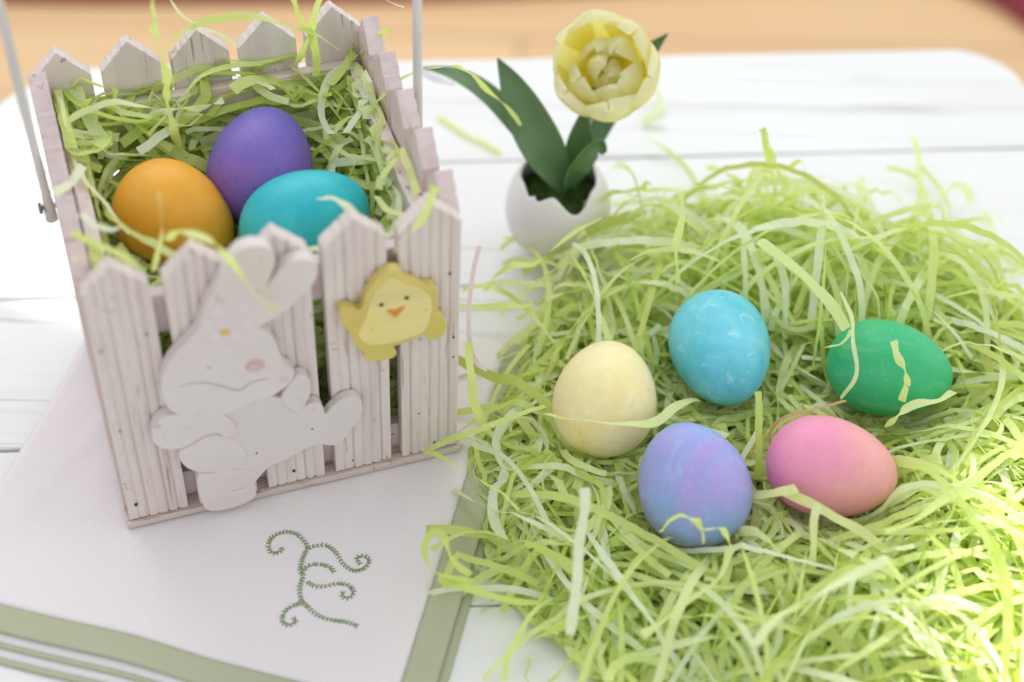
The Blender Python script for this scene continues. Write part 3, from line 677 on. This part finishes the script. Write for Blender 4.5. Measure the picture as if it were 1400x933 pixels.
def stroke(name, pts, d, wd, mat, parent):
    P = catmull([(a, b, 0) for a, b in pts], 6); vs = []; fs = []; n = len(P)
    for k, p in enumerate(P):
        t = (P[min(k+1, n-1)]-P[max(k-1, 0)]).normalized(); q = Vector((-t.y, t.x, 0))
        w_ = wd*(.25+.75*math.sin(math.pi*min(max(k/(n-1), .02), .98))**.5)
        for s in (-1, 1):
            a = p+q*s*w_/2; vs.append(fp(a.x, a.y, d)); vs.append(fp(a.x, a.y, d+.12))
    for k in range(n-1):
        b = 4*k; fs += [(b+1, b+3, b+7, b+5), (b, b+4, b+6, b+2), (b, b+1, b+5, b+4), (b+2, b+6, b+7, b+3)]
    return link(name, mesh(name, vs, fs), mat, parent)

rabbit = cutout('rabbit_cutout', B_body, .3, 4.9, MAT['rabbit'], basket)
tag(rabbit, 'pale wooden rabbit cutout with flower at its ear')
cutout('head', B_head, .35, 6.2, MAT['rabbit'], rabbit)
cutout('arm', B_arm, 4.4, 6.3, MAT['rabbit'], rabbit)
cutout('thigh', B_thigh, 4.4, 5.6, MAT['rabbit'], rabbit)
cutout('foot', B_foot, 4.4, 5.7, MAT['rabbit'], rabbit)
cutout('paw', B_paw, .5, 5.6, MAT['rabbit'], rabbit)
cutout('tail', B_tail, .4, 4.4, MAT['rabbit'], rabbit)
HD = 6.2
disc('cheek', *B_cheek[0], HD-.3, HD+.06, 4.1, MAT['cheek'], rabbit, 24, 1.05)
stroke('eye', B_eyearc, HD+.1, .8, MAT['grey_line'], rabbit)
disc('eye', *B_eye1[0], HD-.2, HD+.08, .75, MAT['grey_line'], rabbit, 10, 1.3)
stroke('mouth', B_mouth, HD-.02, .95, MAT['grey_line'], rabbit)
disc('nose', *B_nose[0], HD-.3, HD+.12, 2.3, MAT['nose'], rabbit, 16, .8)
for p in B_flowerpet: disc('petal', *p, HD-.3, HD+.35, 2.6, MAT['pale_petal'], rabbit, 14)
disc('flower_centre', *B_flower[0], HD, HD+.6, 1.7, MAT['yellow_paint'], rabbit, 12)
for p in B_dots: disc('pin', *p, 4.2, 5.2, .4, MAT['nail'], rabbit, 8)

chick = cutout('chick_cutout', C_chick, .3, 5.0, MAT['chick'], basket)
tag(chick, 'yellow wooden chick cutout with orange beak')
cutout('belly', C_belly, 4.6, 5.5, MAT['chick_belly'], chick, 3, .5)
for p in C_eyes: disc('eye', *p, 5.2, 5.85, .95, MAT['black'], chick, 14)
cutout('beak', C_beak, 5.2, 6.1, MAT['orange_paint'], chick, 3, .3)
for p in C_dots: disc('pin', *p, 5.2, 5.62, .6, MAT['yellow_paint'], chick, 10)
for k, (s, t) in enumerate(NAILS):
    disc('nail', s, t, -.4, .32, (.5, .32, .75, .4)[k % 4], MAT['nail'], basket, 9, 1.2)

# carrying handle: a rod bail pivoted on the middle pickets of the two sides
handle = empty('handle'); handle.parent = basket
py, pz = DB/2+5, 129.0
L_, R_ = -4.6, WB+4.6
pts = [(L_, py, pz-7), (L_, py, pz+8), (L_-1, py, pz+70), (L_-1.5, py, pz+130)]
cx = WB/2; rad = cx-L_+1.5
arch = [(cx-rad*math.cos(a), py, pz+130+rad*.8*math.sin(a)) for a in [math.pi*k/24 for k in range(1, 24)]]
pts2 = [(R_+1.5, py, pz+130), (R_+1, py, pz+70), (R_, py, pz+8), (R_, py, pz-7)]
path = pts+arch+pts2
link('rod', tube_mesh('rod', path, [2.6]+[2.0]*(len(path)-2)+[2.6], 16), MAT['rod'], handle, True)
for s in (-1, 1):
    x = L_-2.6 if s < 0 else R_+2.6
    xo = -1.8 if s < 0 else WB+1.8
    link('screw', tube_mesh('screw', [(xo, py, pz), (x, py, pz), (x+s*.2, py, pz), (x+s*1.8, py, pz)], [1.1, 1.1, 3.0, 2.2], 12), MAT['screw'], handle)
    xi = 6.2 if s < 0 else WB-6.2
    link('nut', tube_mesh('nut', [(xi, py-0, pz), (xi-s*1.6, py, pz)], [2.7, 2.4], 6), MAT['screw'], handle)

# ------------------------------------------------------------------ eggs
EGG = {}
def egg(name, label, loc, D, ratio, axis, mat, group):
    NU, NV = 56, 40; vs = []; fs = []
    Ln = D*ratio; k = .14
    prof = []
    for j in range(NV+1):
        th = math.pi*j/NV; x = math.cos(th)
        prof.append((x*Ln/2, math.sin(th)/(1+k*x)))
    mx = max(p[1] for p in prof)
    for x, r_ in prof[1:-1]:
        for i in range(NU):
            a = 2*math.pi*i/NU; vs.append((r_/mx*D/2*math.cos(a), r_/mx*D/2*math.sin(a), x))
    for j in range(NV-2):
        for i in range(NU): fs.append((j*NU+i, j*NU+(i+1) % NU, (j+1)*NU+(i+1) % NU, (j+1)*NU+i))
    vs += [(0, 0, Ln/2), (0, 0, -Ln/2)]; t = len(vs)-2
    for i in range(NU):
        fs.append((i, (i+1) % NU, t)); fs.append(((NV-2)*NU+i, (NV-2)*NU+(i+1) % NU, t+1))
    o = link(name, mesh(name, vs, fs), mat, None, True)
    o.location = Vector(loc)*MM
    o.rotation_mode = 'QUATERNION'; o.rotation_quaternion = Vector(axis).normalized().to_track_quat('Z', 'Y')
    tag(o, label, 'egg', group)
    EGG[label] = (Vector(loc), D/2, Ln/2, Vector(axis).normalized())
    return o
DN = -u0; TOC = bk   # image-down and towards-the-viewer directions, as plain world vectors
gN, gB = 'dyed eggs in the paper nest', 'dyed eggs in the basket'
egg('egg', 'pale yellow egg at the left of the nest', (43.3, 528.9, 33), 47.3, 1.2, (.15, .95, .12),
    egg_mat('yellow_shell', (.77, .68, .33), (.81, .73, .42), (.76, .62, .20), 16, axis=None, speck=(.66, .46, .10), sp=(.74, .80), blotch=(.70, .55, .20), bl=(.68, .72)), gN)
egg('egg', 'turquoise blue egg with white smudges at the back of the nest', (97.5, 557.0, 37.5), 46.6, 1.29, (.16, -.95, -.02),
    egg_mat('turquoise_shell', (.10, .50, .60), (.17, .58, .68), (.24, .64, .62), 22, blotch=(.48, .74, .80), bl=(.58, .66)), gN)
egg('egg', 'emerald green egg at the right of the nest', (175.3, 548.3, 36), 44.3, 1.32, (.955, -.10, -.14),
    egg_mat('green_shell', (.02, .40, .14), (.05, .45, .20), (.20, .52, .34), 20, speck=(.35, .62, .45), sp=(.66, .74), stretch=(1, 1, .12), third=(.52, .80)), gN)
egg('egg', 'lavender and blue marbled egg at the front of the nest', (80.2, 477.3, 34), 49.0, 1.16, (-.32, .30, .80),
    egg_mat('lavender_shell', (.25, .36, .66), (.37, .31, .65), (.55, .34, .64), 17, .40, .62, speck=(.55, .5, .75), sp=(.72, .8), stretch=(.45, 1.2, .6), third=(.54, .72), blotch=(.36, .46, .74), bl=(.52, .66)), gN)
egg('egg', 'pink egg lying on its side at the front right of nest', (142.0, 489.3, 33), 44.3, 1.31, (.97, -.12, -.14),
    egg_mat('pink_shell', (.75, .23, .46), (.77, .36, .34), (.76, .29, .43), 16, .30, .72, axis=(0, 5, 9.0), third=(.5, .8), speck=(.70, .22, .38), sp=(.72, .80)), gN)
egg('egg', 'orange egg at the left in the basket', (-145.4, 546.9, 119), 44.6, 1.22, (.72, -.22, -.40),
    egg_mat('orange_shell', (.74, .36, .030), (.70, .33, .022), (.66, .38, .08), 14, third=(.58, .8), speck=(.60, .28, .02), sp=(.70, .8)), gB)
egg('egg', 'deep purple speckled egg at the back in the basket', (-111.8, 577.0, 124), 45.8, 1.25, (.08, .93, .25),
    egg_mat('purple_shell', (.11, .095, .41), (.20, .105, .39), (.17, .10, .42), 14, axis=(0, 0, -9), speck=(.07, .06, .30), sp=(.58, .68)), gB)
egg('egg', 'teal egg at the right in the basket', (-88.6, 541.0, 122), 46.4, 1.23, (.82, .42, .22),
    egg_mat('teal_shell', (.010, .40, .47), (.025, .46, .50), (.05, .50, .50), 16, speck=(.10, .55, .52), sp=(.68, .76), blotch=(.12, .55, .55), bl=(.60, .72)), gB)

# ------------------------------------------------------------------ vase with tulip
VX, VY = 22.0, 667.0
m = M('white_shell'); v = m.coords()
m.col(m.mix(m.noise(v, 40, 3), (.76, .735, .73), (.73, .71, .715))).rough(.38, .45)
m.bump(m.noise(v, 700, 2), .06, .7); m.p.inputs['Subsurface Weight'].default_value = .15
m.p.inputs['Subsurface Radius'].default_value = (.004, .003, .003)
MAT['shell'] = m.m
def rim(a):   # height of the broken edge round the shell; a = 0 towards +x, -pi/2 towards the viewer
    base = 52.5 + 1.2*math.sin(3*a+.4) + .9*math.sin(7*a+1.1)
    dip = 9.5*math.exp(-((((a+R(68)+math.pi) % (2*math.pi))-math.pi)/.42)**2)
    dip2 = 5.0*math.exp(-((((a+R(125)+math.pi) % (2*math.pi))-math.pi)/.5)**2)
    tooth = 2.6*math.exp(-((((a+R(128)+math.pi) % (2*math.pi))-math.pi)/.07)**2)
    return base-dip-dip2+tooth
NU, NV = 96, 26; HT, RV = 63.5, 27.3
def vase_r(z):
    t = min(max(z/HT, 0), 1); x = 1-2*t
    r_ = math.sqrt(max(1-x*x, 0))/(1-.10*x)
    return max(RV*r_*.995, 11.0 if z < 4 else 0)
vs = []; fs = []
for lay in (0, 1):
    for j in range(NV+1):
        for i in range(NU):
            a = 2*math.pi*i/NU; z = rim(a)*(j/NV)
            if lay: z = max(z, 1.6)
            r_ = vase_r(z)-(1.3 if lay else 0)
            vs.append((r_*math.cos(a), r_*math.sin(a), z))
L = NU*(NV+1)
for j in range(NV):
    for i in range(NU):
        q = j*NU+i; q2 = j*NU+(i+1) % NU
        fs.append((q, q2, q2+NU, q+NU)); fs.append((L+q, L+q+NU, L+q2+NU, L+q2))
for i in range(NU):
    q = NV*NU+i; q2 = NV*NU+(i+1) % NU; fs.append((q, q2, L+q2, L+q))
fs.append(tuple(range(NU))); fs.append(tuple(L+i for i in range(NU)))
vase = link('egg_vase', mesh('egg_vase', vs, fs), MAT['shell'], None, True)
vase.location = (VX*MM, VY*MM, .0003)
tag(vase, 'white eggshell shaped vase with broken rim holding the tulip', 'vase')

# moss
m = M('moss_green'); v = m.coords()
m.col(m.mix(m.noise(v, 150, 3), (.025, .06, .014), (.075, .14, .028))).rough(.9, .1)
MAT['moss'] = m.m
vs = []; fs = []; rng = random.Random(3)
nr, na = 12, 40
for j in range(nr+1):
    for i in range(na):
        a = 2*math.pi*i/na; rr = 22.3*j/nr
        z = 42.5 - (j/nr)**2*6 + 3.0*noise.noise(Vector((math.cos(a)*rr*.16, math.sin(a)*rr*.16, 4.1)))
        vs.append((rr*math.cos(a), rr*math.sin(a), z))
for j in range(nr):
    for i in range(na): fs.append((j*na+i, j*na+(i+1) % na, (j+1)*na+(i+1) % na, (j+1)*na+i))
for k in range(1500):
    a = rng.uniform(0, 2*math.pi); rr = 21.0*math.sqrt(rng.random())
    z = 42.5-(rr/22.3)**2*6+3.0*noise.noise(Vector((math.cos(a)*rr*.16, math.sin(a)*rr*.16, 4.1)))
    p = Vector((rr*math.cos(a), rr*math.sin(a), z-.3))
    d = Vector((rng.gauss(0, .6), rng.gauss(0, .6), rng.uniform(.3, 1))).normalized(); s = d.cross(Vector((rng.gauss(0, 1), rng.gauss(0, 1), .1))).normalized()
    l, w_ = rng.uniform(1.2, 3.0), rng.uniform(.35, .7); b = len(vs)
    vs += [p-s*w_, p+s*w_, p+d*l]; fs.append((b, b+1, b+2))
moss = link('moss', mesh('moss', vs, fs), MAT['moss'])
moss.location = vase.location
tag(moss, 'dark green moss filling the white egg vase', 'moss', kind='stuff')

# tulip
m = M('leaf_green'); v = m.coords((1, 1, 1))
at = m.n('ShaderNodeAttribute'); at.attribute_name = 'across'
wv = m.n('ShaderNodeTexWave', wave_type='BANDS', bands_direction='X'); wv.inputs['Scale'].default_value = 3.2; wv.inputs['Distortion'].default_value = .4
cb = m.n('ShaderNodeCombineXYZ'); m.l(at.outputs['Fac'], cb.inputs[0]); m.l(cb.outputs[0], wv.inputs['Vector'])
c = m.mix(m.noise(v, 60, 3), (.075, .17, .065), (.13, .225, .08))
c = m.mix(m.ramp(wv.outputs['Fac'], [(.2, .25), (.6, 0)]), c, (.06, .14, .05))
m.col(c).rough(.28, .6); m.bump(wv.outputs['Fac'], .3, .6)
MAT['leaf'] = m.m
m = M('tulip_petal'); at = m.n('ShaderNodeAttribute'); at.attribute_name = 'along'
ac = m.n('ShaderNodeAttribute'); ac.attribute_name = 'across'
nz = m.noise(m.coords(), 120, 3)
ad = m.n('ShaderNodeMath', operation='MULTIPLY_ADD'); ad.inputs[1].default_value = .22; ad.inputs[2].default_value = -.11
m.l(nz, ad.inputs[0]); sm_ = m.n('ShaderNodeMath', operation='ADD'); m.l(ad.outputs[0], sm_.inputs[0]); m.l(at.outputs['Fac'], sm_.inputs[1])
c = m.ramp(sm_.outputs[0], [(.0, (.80, .66, .04)), (.35, (.86, .77, .12)), (.62, (.88, .84, .34)), (.96, (.90, .89, .66))])
wv = m.n('ShaderNodeTexWave', wave_type='BANDS', bands_direction='X'); wv.inputs['Scale'].default_value = 4.5; wv.inputs['Distortion'].default_value = 1.2
cb = m.n('ShaderNodeCombineXYZ'); m.l(ac.outputs['Fac'], cb.inputs[0]); m.l(cb.outputs[0], wv.inputs['Vector'])
m.col(c).rough(.6, .2); m.bump(wv.outputs['Fac'], .25, .35)
tr = m.n('ShaderNodeBsdfTranslucent'); m.l(c, tr.inputs['Color'])
mx = m.n('ShaderNodeMixShader'); mx.inputs[0].default_value = .55
m.l(m.p.outputs[0], mx.inputs[1]); m.l(tr.outputs[0], mx.inputs[2]); m.l(mx.outputs[0], m.nt.nodes['Material Output'].inputs['Surface'])
MAT['petal'] = m.m

def attr(me, name, vals):
    a = me.attributes.new(name, 'FLOAT', 'POINT'); a.data.foreach_set('value', vals)

def rawmesh(name, vs, fs, attrs, smooth=True):
    me = bpy.data.meshes.new(name)
    me.from_pydata([(p[0]*MM, p[1]*MM, p[2]*MM) for p in vs], [], fs)
    for k, v_ in attrs.items(): attr(me, k, v_)
    if smooth: me.polygons.foreach_set('use_smooth', [True]*len(me.polygons))
    return me

tulip = empty('tulip', (VX*MM, VY*MM, .042))
tag(tulip, 'pale yellow double tulip with dark green leaves in the egg vase', 'flower')
TO = Vector((VX, VY, 42))
def leaf(path, widths, face, fold=.35, twist=0):
    P = catmull([Vector(p)-TO for p in path], 7); n = len(P); nc = 9
    Wd = [w.x for w in catmull([(w, 0, 0) for w in widths], 7)]
    vs = []; ac_ = []; al = []; fs = []
    for i, p in enumerate(P):
        t = (P[min(i+1, n-1)]-P[max(i-1, 0)]).normalized()
        f = Vector(face).normalized(); f = (f-t*f.dot(t)).normalized()
        f = Matrix.Rotation(twist*i/n, 3, t) @ f
        s = t.cross(f).normalized()
        w_ = max(Wd[i], .15)
        for k in range(nc):
            q = -1+2*k/(nc-1)
            vs.append(p + s*q*w_/2*(1-.12*fold) + f*(abs(q)**1.6)*w_*.5*fold); ac_.append((q+1)/2); al.append(i/(n-1))
    for i in range(n-1):
        for k in range(nc-1):
            q = i*nc+k; fs.append((q, q+1, q+1+nc, q+nc))
    o = link('leaf', rawmesh('leaf', vs, fs, {'across': ac_, 'along': al}), MAT['leaf'], tulip)
    md = o.modifiers.new('solid', 'SOLIDIFY'); md.thickness = .8*MM; md.offset = 0
    sb = o.modifiers.new('sub', 'SUBSURF'); sb.levels = 1; sb.render_levels = 1
    return o
for l in LEAVES: leaf(*l)

FC = Vector((42.8, 684, 104)); FAX = Vector((-.22, -.63, .74)).normalized()
fx = FAX.cross(Vector((0, 0, 1))).normalized(); fy = fx.cross(FAX).normalized()
# fx points to the viewer's left-right, fy upwards in the flower's face
link('stem', tube_mesh('stem', catmull([Vector((VX+3, VY+2, 34))-TO, Vector((VX+9, VY+10, 62))-TO, Vector((VX+18, VY+24, 86))-TO, FC-FAX*27-TO], 6), 2.6, 12), MAT['leaf'], tulip, True)
def petal(phi, Rm, Ht, half, open_, seed, base=-22, lean=0, curl=0):
    rng = random.Random(seed); nu, nv = 21, 19
    vs = []; fs = []; al = []; ac_ = []
    s1, s2 = rng.uniform(0, 9), rng.uniform(0, 9)
    for j in range(nv+1):
        v_ = j/nv
        wprof = (math.sin(math.pi*min(v_*.62+.10, 1))**.75) if v_ < .72 else None
        wv_ = math.sin(math.pi*(.10+.62*v_))**.75
        tipf = math.sqrt(max(0, 1-max(0, (v_-.58)/.42)**2.6))
        wv_ *= max(tipf, .03)
        r_ = Rm*(math.sin(min(v_*1.25, 1)*math.pi/2)**.8) + open_*max(0, v_-.45)**1.5*30
        z_ = base+Ht*v_ - (.5*open_*6*max(0, v_-.7))
        for i in range(nu+1):
            u_ = -1+2*i/nu
            al_ = half*wv_*u_*(1.0)
            ruff = (v_**2)*(1.7*noise.noise(Vector((u_*1.9+s1, v_*2, s2))) + .2*noise.noise(Vector((u_*4+s2, v_*4, s1))))
            rr = r_*(1-.10*u_*u_*v_) + ruff*1.5 + .9*math.sin(u_*4.2+s1)*v_**3 - curl*(v_**3)*8 - curl*2.5*u_*u_*v_
            zz = z_ - 3.0*(u_*u_)*v_*(.6) + ruff*1.2 + 1.1*math.sin(u_*5.5+s2)*max(0, v_-.6) 
            a = phi+al_
            q = FC + fx*rr*math.cos(a) + fy*rr*math.sin(a) + FAX*zz + (fx*math.cos(phi)+fy*math.sin(phi))*lean*v_*10
            vs.append(q-TO); al.append(min(max(v_*.9+.05*abs(u_)+.06, 0), 1)); ac_.append((u_+1)/2)
    for j in range(nv):
        for i in range(nu):
            q = j*(nu+1)+i; fs.append((q, q+1, q+nu+2, q+nu+1))
    o = link('petal', rawmesh('petal', vs, fs, {'across': ac_, 'along': al}), MAT['petal'], tulip)
    sb = o.modifiers.new('sub', 'SUBSURF'); sb.levels = 2; sb.render_levels = 2
for p in PETALS: petal(*p)

# ------------------------------------------------------------------ shredded paper
def inside_egg(p, infl):
    """push p out of any egg it has entered; returns the new point"""
    for c_, ra, rl, ax_ in EGG.values():
        d = p-c_
        if d.length > rl+infl+2: continue
        t = d.dot(ax_); perp = d-ax_*t
        q = math.sqrt((t/(rl+infl))**2 + (perp.length/(ra+infl))**2)
        if q < 1:
            if q < 1e-3: d = Vector((0, 0, -1)); q = 1/(ra+infl)
            p = c_ + d/q
    return p

class Ribbons:
    def __init__(s): s.v = []; s.f = []; s.t = []
    def add(s, P, w, tone, tw0, tws, rng, taper=False, crinkle=1.0):
        n = len(P); b = len(s.v); ang = tw0
        k1, k2 = rng.uniform(0, 50), rng.uniform(.05, .12)
        up_ = Vector((0, 0, 1)); crk = rng.uniform(.05, .30)*crinkle
        for i, p in enumerate(P):
            t = P[min(i+1, n-1)]-P[max(i-1, 0)]
            if t.length < 1e-6: t = Vector((1, 0, 0))
            t.normalize(); sd = t.cross(up_)
            if sd.length < .15: sd = t.cross(Vector((.3, 1, 0)))
            sd.normalize(); nn = sd.cross(t)
            ang = tw0 + tws*2.2*noise.noise(Vector((k1, i*k2*(.5 if crinkle < 1 else 1), 0)))
            d = sd*math.cos(ang)+nn*math.sin(ang)
            p = p+d.cross(t)*rng.gauss(0, crk)
            wi = w*(1+.14*noise.noise(Vector((k1+9, i*.5*crinkle, 0))))
            if taper and i in (0, n-1): wi *= .75
            s.v.append(inside_egg(p-d*wi/2, .4)); s.v.append(inside_egg(p+d*wi/2, .4))
            s.t += [tone, tone]
        for i in range(n-1): q = b+2*i; s.f.append((q, q+1, q+3, q+2))
    def build(s, name, mat):
        return link(name, rawmesh(name, s.v, s.f, {'tone': [min(max(x, 0), 1) for x in s.t]}, False), mat)

def walk(rng, p, n, step, head, env, zl, wander=.30, kink=.12, pit=.0, rfun=None):
    """a crinkled strand that wanders at about height zl, below env(x, y)"""
    out = [p.copy()]; k = rng.uniform(0, 99); dz = pit
    cur = rng.gauss(0, .10)
    for i in range(n):
        head += cur + wander*noise.noise(Vector((k, i*.35, 0)))
        if rng.random() < kink: head += rng.gauss(0, .55)
        if rfun and rfun(p.x, p.y) > 1.02:
            df = (math.atan2(PCY-p.y, PCX-p.x)-head+math.pi) % (2*math.pi)-math.pi; head += .28*df
        dz += rng.gauss(0, .10) + .010*(zl-p.z) - .10*dz
        dz = min(max(dz, -.7), .7)
        q = p+Vector((math.cos(head), math.sin(head), dz)).normalized()*step
        hi = env(q.x, q.y)
        if q.z > hi: q.z += (hi-q.z)*.7; dz = min(dz, 0)*.5
        if q.z < 1.2: q.z = 1.2; dz = abs(dz)*.4
        q = inside_egg(q, 1.2)
        out.append(q); p = q
    return out

NEST = [e for k_, e in EGG.items() if 'nest' in k_]
PCX, PCY, PRX, PRY = 140.0, 531.0, 152.0, 158.0
def nest_r(x, y):
    dx, dy = (x-PCX)/PRX, (y-PCY)/PRY
    cut = max(0, (-(x+14)*50-(y-452)*36)/61.6 + 10)*.05 + max(0, (x-222)*.86+(y-640)*.51)*.02 + max(0, -.907*(x-2)+.42*(y-560))*.022
    return cut + math.sqrt(dx*dx+dy*dy)*(1+.10*noise.noise(Vector((math.atan2(dy, dx)*1.7, .4, 0))))
def nest_env(x, y):
    r_ = nest_r(x, y)
    h = 41*max(0, 1-r_**2.2)**.8+3.5 + 6*noise.noise(Vector((x*.02, y*.02, 3)))
    if y > 600: h += 8
    for c_, ra, rl, ax_ in NEST:
        d = math.hypot(x-c_.x, y-c_.y)-ra*.85
        back = .55*max(0, (y-c_.y)/ra)
        h = min(h, 13+ (.75+max(0, back))*max(0, d))
    return max(h, 2.5)
rng = random.Random(21)
rb = Ribbons()
def wpick(rng): return min(max(rng.lognormvariate(1.08, .26), 1.4), 5.2)
def tone_pick(rng): return min(max(rng.gauss(.56, .27), .02), .97)
cnt = 0
while cnt < NEST_N:
    x, y = rng.uniform(-30, 300), rng.uniform(360, 700)
    r_ = nest_r(x, y)
    if r_ > 1.0 or rng.random() > 1.15-.5*r_: continue
    if (y > 605 or x < -6+(y-560)*.42) and rng.random() > (.12 if x < 42 and y > 610 else .27): continue
    cnt += 1
    env = nest_env(x, y); zl = 1.5+(env-1.5)*(rng.random()**.7)
    p = Vector((x, y, zl))
    n_ = rng.randint(14, 38)
    # near the rim strands tend to run round the nest
    head = rng.uniform(0, 2*math.pi)
    if r_ > .7 and rng.random() < .6: head = math.atan2(y-PCY, x-PCX)+math.pi/2+rng.gauss(0, .5)
    P = walk(rng, p, n_, 3.6, head, nest_env, zl, .20, .10, 0, nest_r)
    rb.add(P, wpick(rng), tone_pick(rng), rng.gauss(0, .5), rng.uniform(.2, 1.0), rng)
# springy loops that stand up at the back and round the rim
cnt = 0
while cnt < 360:
    a = rng.uniform(0, 2*math.pi); rr = rng.uniform(.45, 1.0)
    x, y = PCX+PRX*rr*math.cos(a), PCY+PRY*rr*math.sin(a)
    if min(math.hypot(x-e[0].x, y-e[0].y) for e in NEST) < 40: continue
    if y < 520 and any(abs(x-e[0].x) < 30 and 0 < e[0].y-y < 62 for e in NEST): continue
    cnt += 1
    L_ = rng.uniform(40, 120); hd = rng.uniform(0, 2*math.pi); hgt = rng.uniform(.10, .34)*L_*(1.1 if y > 590 else .62)
    sk = rng.gauss(0, .3); b0 = nest_env(x, y)*.8; P = []
    for i in range(27):
        t = i/26; s_ = (t-.5)*L_
        q = Vector((x+math.cos(hd)*s_-math.sin(hd)*sk*L_*(t-.5)**2, y+math.sin(hd)*s_+math.cos(hd)*sk*L_*(t-.5)**2, 0))
        arc = math.sin(math.pi*t)**(.8)*hgt
        q.z = max(1.5, min(b0, nest_env(q.x, q.y)) + arc + 1.2*noise.noise(Vector((cnt, i*.6, 0))))
        P.append(inside_egg(q, 1.0))
    rb.add(P, wpick(rng), tone_pick(rng)+.08, rng.gauss(0, .8), rng.uniform(.4, 1.3), rng)
# strays round the foot of the pile
cnt = 0
while cnt < 170:
    x, y = rng.uniform(-38, 290), rng.uniform(385, 705); r_ = nest_r(x, y)
    if not .86 < r_ < 1.2 or (x < 40 and y > 615 and rng.random() < .7) or (r_ > 1.04 and rng.random() < .55): continue
    cnt += 1; zl = rng.uniform(1.5, 14)
    P = walk(rng, Vector((x, y, zl)), rng.randint(9, 22), 4.6, rng.uniform(0, 6.3), lambda a, b: 20, zl, .4, .16, rng.uniform(0, .4))
    if min(q.x+.25*(470-q.y) for q in P) < -34: continue
    rb.add(P, wpick(rng), tone_pick(rng), rng.gauss(0, .6), rng.uniform(.3, 1.2), rng)
nest = rb.build('paper_grass', MAT['paper'])
tag(nest, 'loose nest of shredded light green paper under five eggs on the table', 'paper grass', kind='stuff')

BEGGS = [e for k_, e in EGG.items() if 'basket' in k_]
def bl_(x, y):
    dx, dy = x-BX, y-BY; return CY*dx+SY*dy, -SY*dx+CY*dy
def bask_env(x, y):
    lx, ly = bl_(x, y)
    e = min(lx-14, WB-14-lx, ly-10, DB-8-ly)
    h = 116 + 9*noise.noise(Vector((x*.03, y*.03, 7)))
    if ly > 85: h += 10
    if lx > 112: h += 8
    for c_, ra, rl, ax_ in BEGGS:
        d = math.hypot(x-c_.x, y-c_.y)-ra*.85
        back = .5*max(0, (y-c_.y)/ra)
        h = min(h, c_.z-18 + (.8+back)*max(0, d))
    return h+BZ
def clampb(P):
    out = []
    for p in P:
        lx, ly = bl_(p.x, p.y); z = p.z-BZ
        g = 9.7*z/149
        if z < 134:
            lx = min(max(lx, 14.5), WB-14.5); ly = min(max(ly, 14.8-g*.9), DB-14.8+g*.9)
        elif z < 172:
            lx = min(max(lx, 9.5), WB-9.5); ly = min(max(ly, 9.0-g), DB-9.0+g)
        q = bworld(lx, ly, max(z, 4.6)); out.append(inside_egg(q, 1.0))
    return out
rb = Ribbons(); rng = random.Random(33)
for k in range(BASK_N):
    lx, ly = rng.uniform(15, WB-15), rng.uniform(14, DB-14)
    w_ = bworld(lx, ly, 0); env = bask_env(w_.x, w_.y)
    zl = rng.uniform(env-42, env) if k > 260 else rng.uniform(8, env-20)
    P = walk(rng, Vector((w_.x, w_.y, zl)), rng.randint(12, 30), 3.6, rng.uniform(0, 6.3), bask_env, zl, .28)
    rb.add(clampb(P), wpick(rng)*1.1, tone_pick(rng)-.08, rng.gauss(0, .6), rng.uniform(.3, 1.1), rng)
# longer strands that climb the back and right walls
for k in range(330):
    side = rng.random()
    if side < .5: lx, ly, hd = rng.uniform(18, WB-18), rng.uniform(88, DB-14), rng.choice((0, math.pi))+rng.gauss(0, .5)+YAW
    elif side < .85: lx, ly, hd = rng.uniform(112, WB-16), rng.uniform(22, DB-15), rng.choice((1, -1))*math.pi/2+rng.gauss(0, .5)+YAW
    else: lx, ly, hd = rng.uniform(16, 26), rng.uniform(20, DB-15), rng.choice((1, -1))*math.pi/2+rng.gauss(0, .5)+YAW
    zl = rng.uniform(108, 140)+BZ; w_ = bworld(lx, ly, 0)
    P = walk(rng, Vector((w_.x, w_.y, zl-6)), rng.randint(14, 32), 3.8, hd, lambda a, b: 150+BZ, zl, .2, .08, rng.uniform(-.1, .35))
    ok = clampb(P)
    if any(min((q-e[0]).length for e in BEGGS) < 33 for q in ok): continue
    rb.add(ok, wpick(rng)*1.15, tone_pick(rng)+.04, rng.gauss(0, .6), rng.uniform(.3, .9), rng)
bg_ = rb.build('paper_grass', MAT['paper'])
tag(bg_, 'shredded green paper filling the picket basket under three eggs', 'paper grass', kind='stuff')

# single strands that stand out
for k, (lab, w_, tws, tone, pts) in enumerate(STRANDS):
    rng = random.Random(100+k); rb = Ribbons()
    P = catmull(pts, 13)
    P = [p+Vector((noise.noise(p*.06), noise.noise(p*.06+Vector((5, 0, 0))), noise.noise(p*.06+Vector((0, 9, 0)))))*2.0 for p in P]
    P = [inside_egg(p, 2.0) for p in P]
    for _ in range(14):      # paper is stiff: let it bridge the curve of a shell
        P = [P[0]]+[(P[i-1]+P[i]*2+P[i+1])/4 for i in range(1, len(P)-1)]+[P[-1]]
    P = [inside_egg(p, 1.0) for p in P]
    mat = MAT['paper']
    if tone > 1.2: mat = MAT['paper_pink']
    elif tone < 0: mat = MAT['paper_tan']
    elif 'white paper tab' in lab: mat = MAT['paper_white']
    # the flat of the strand turns mostly towards where it is open to view
    rb.add(P, w_*.88, tone, rng.gauss(.1, .35), tws*1.25+.1, rng, True, .25)
    o = rb.build('paper_strand', mat)
    tag(o, lab, 'paper strand', 'loose paper strands')
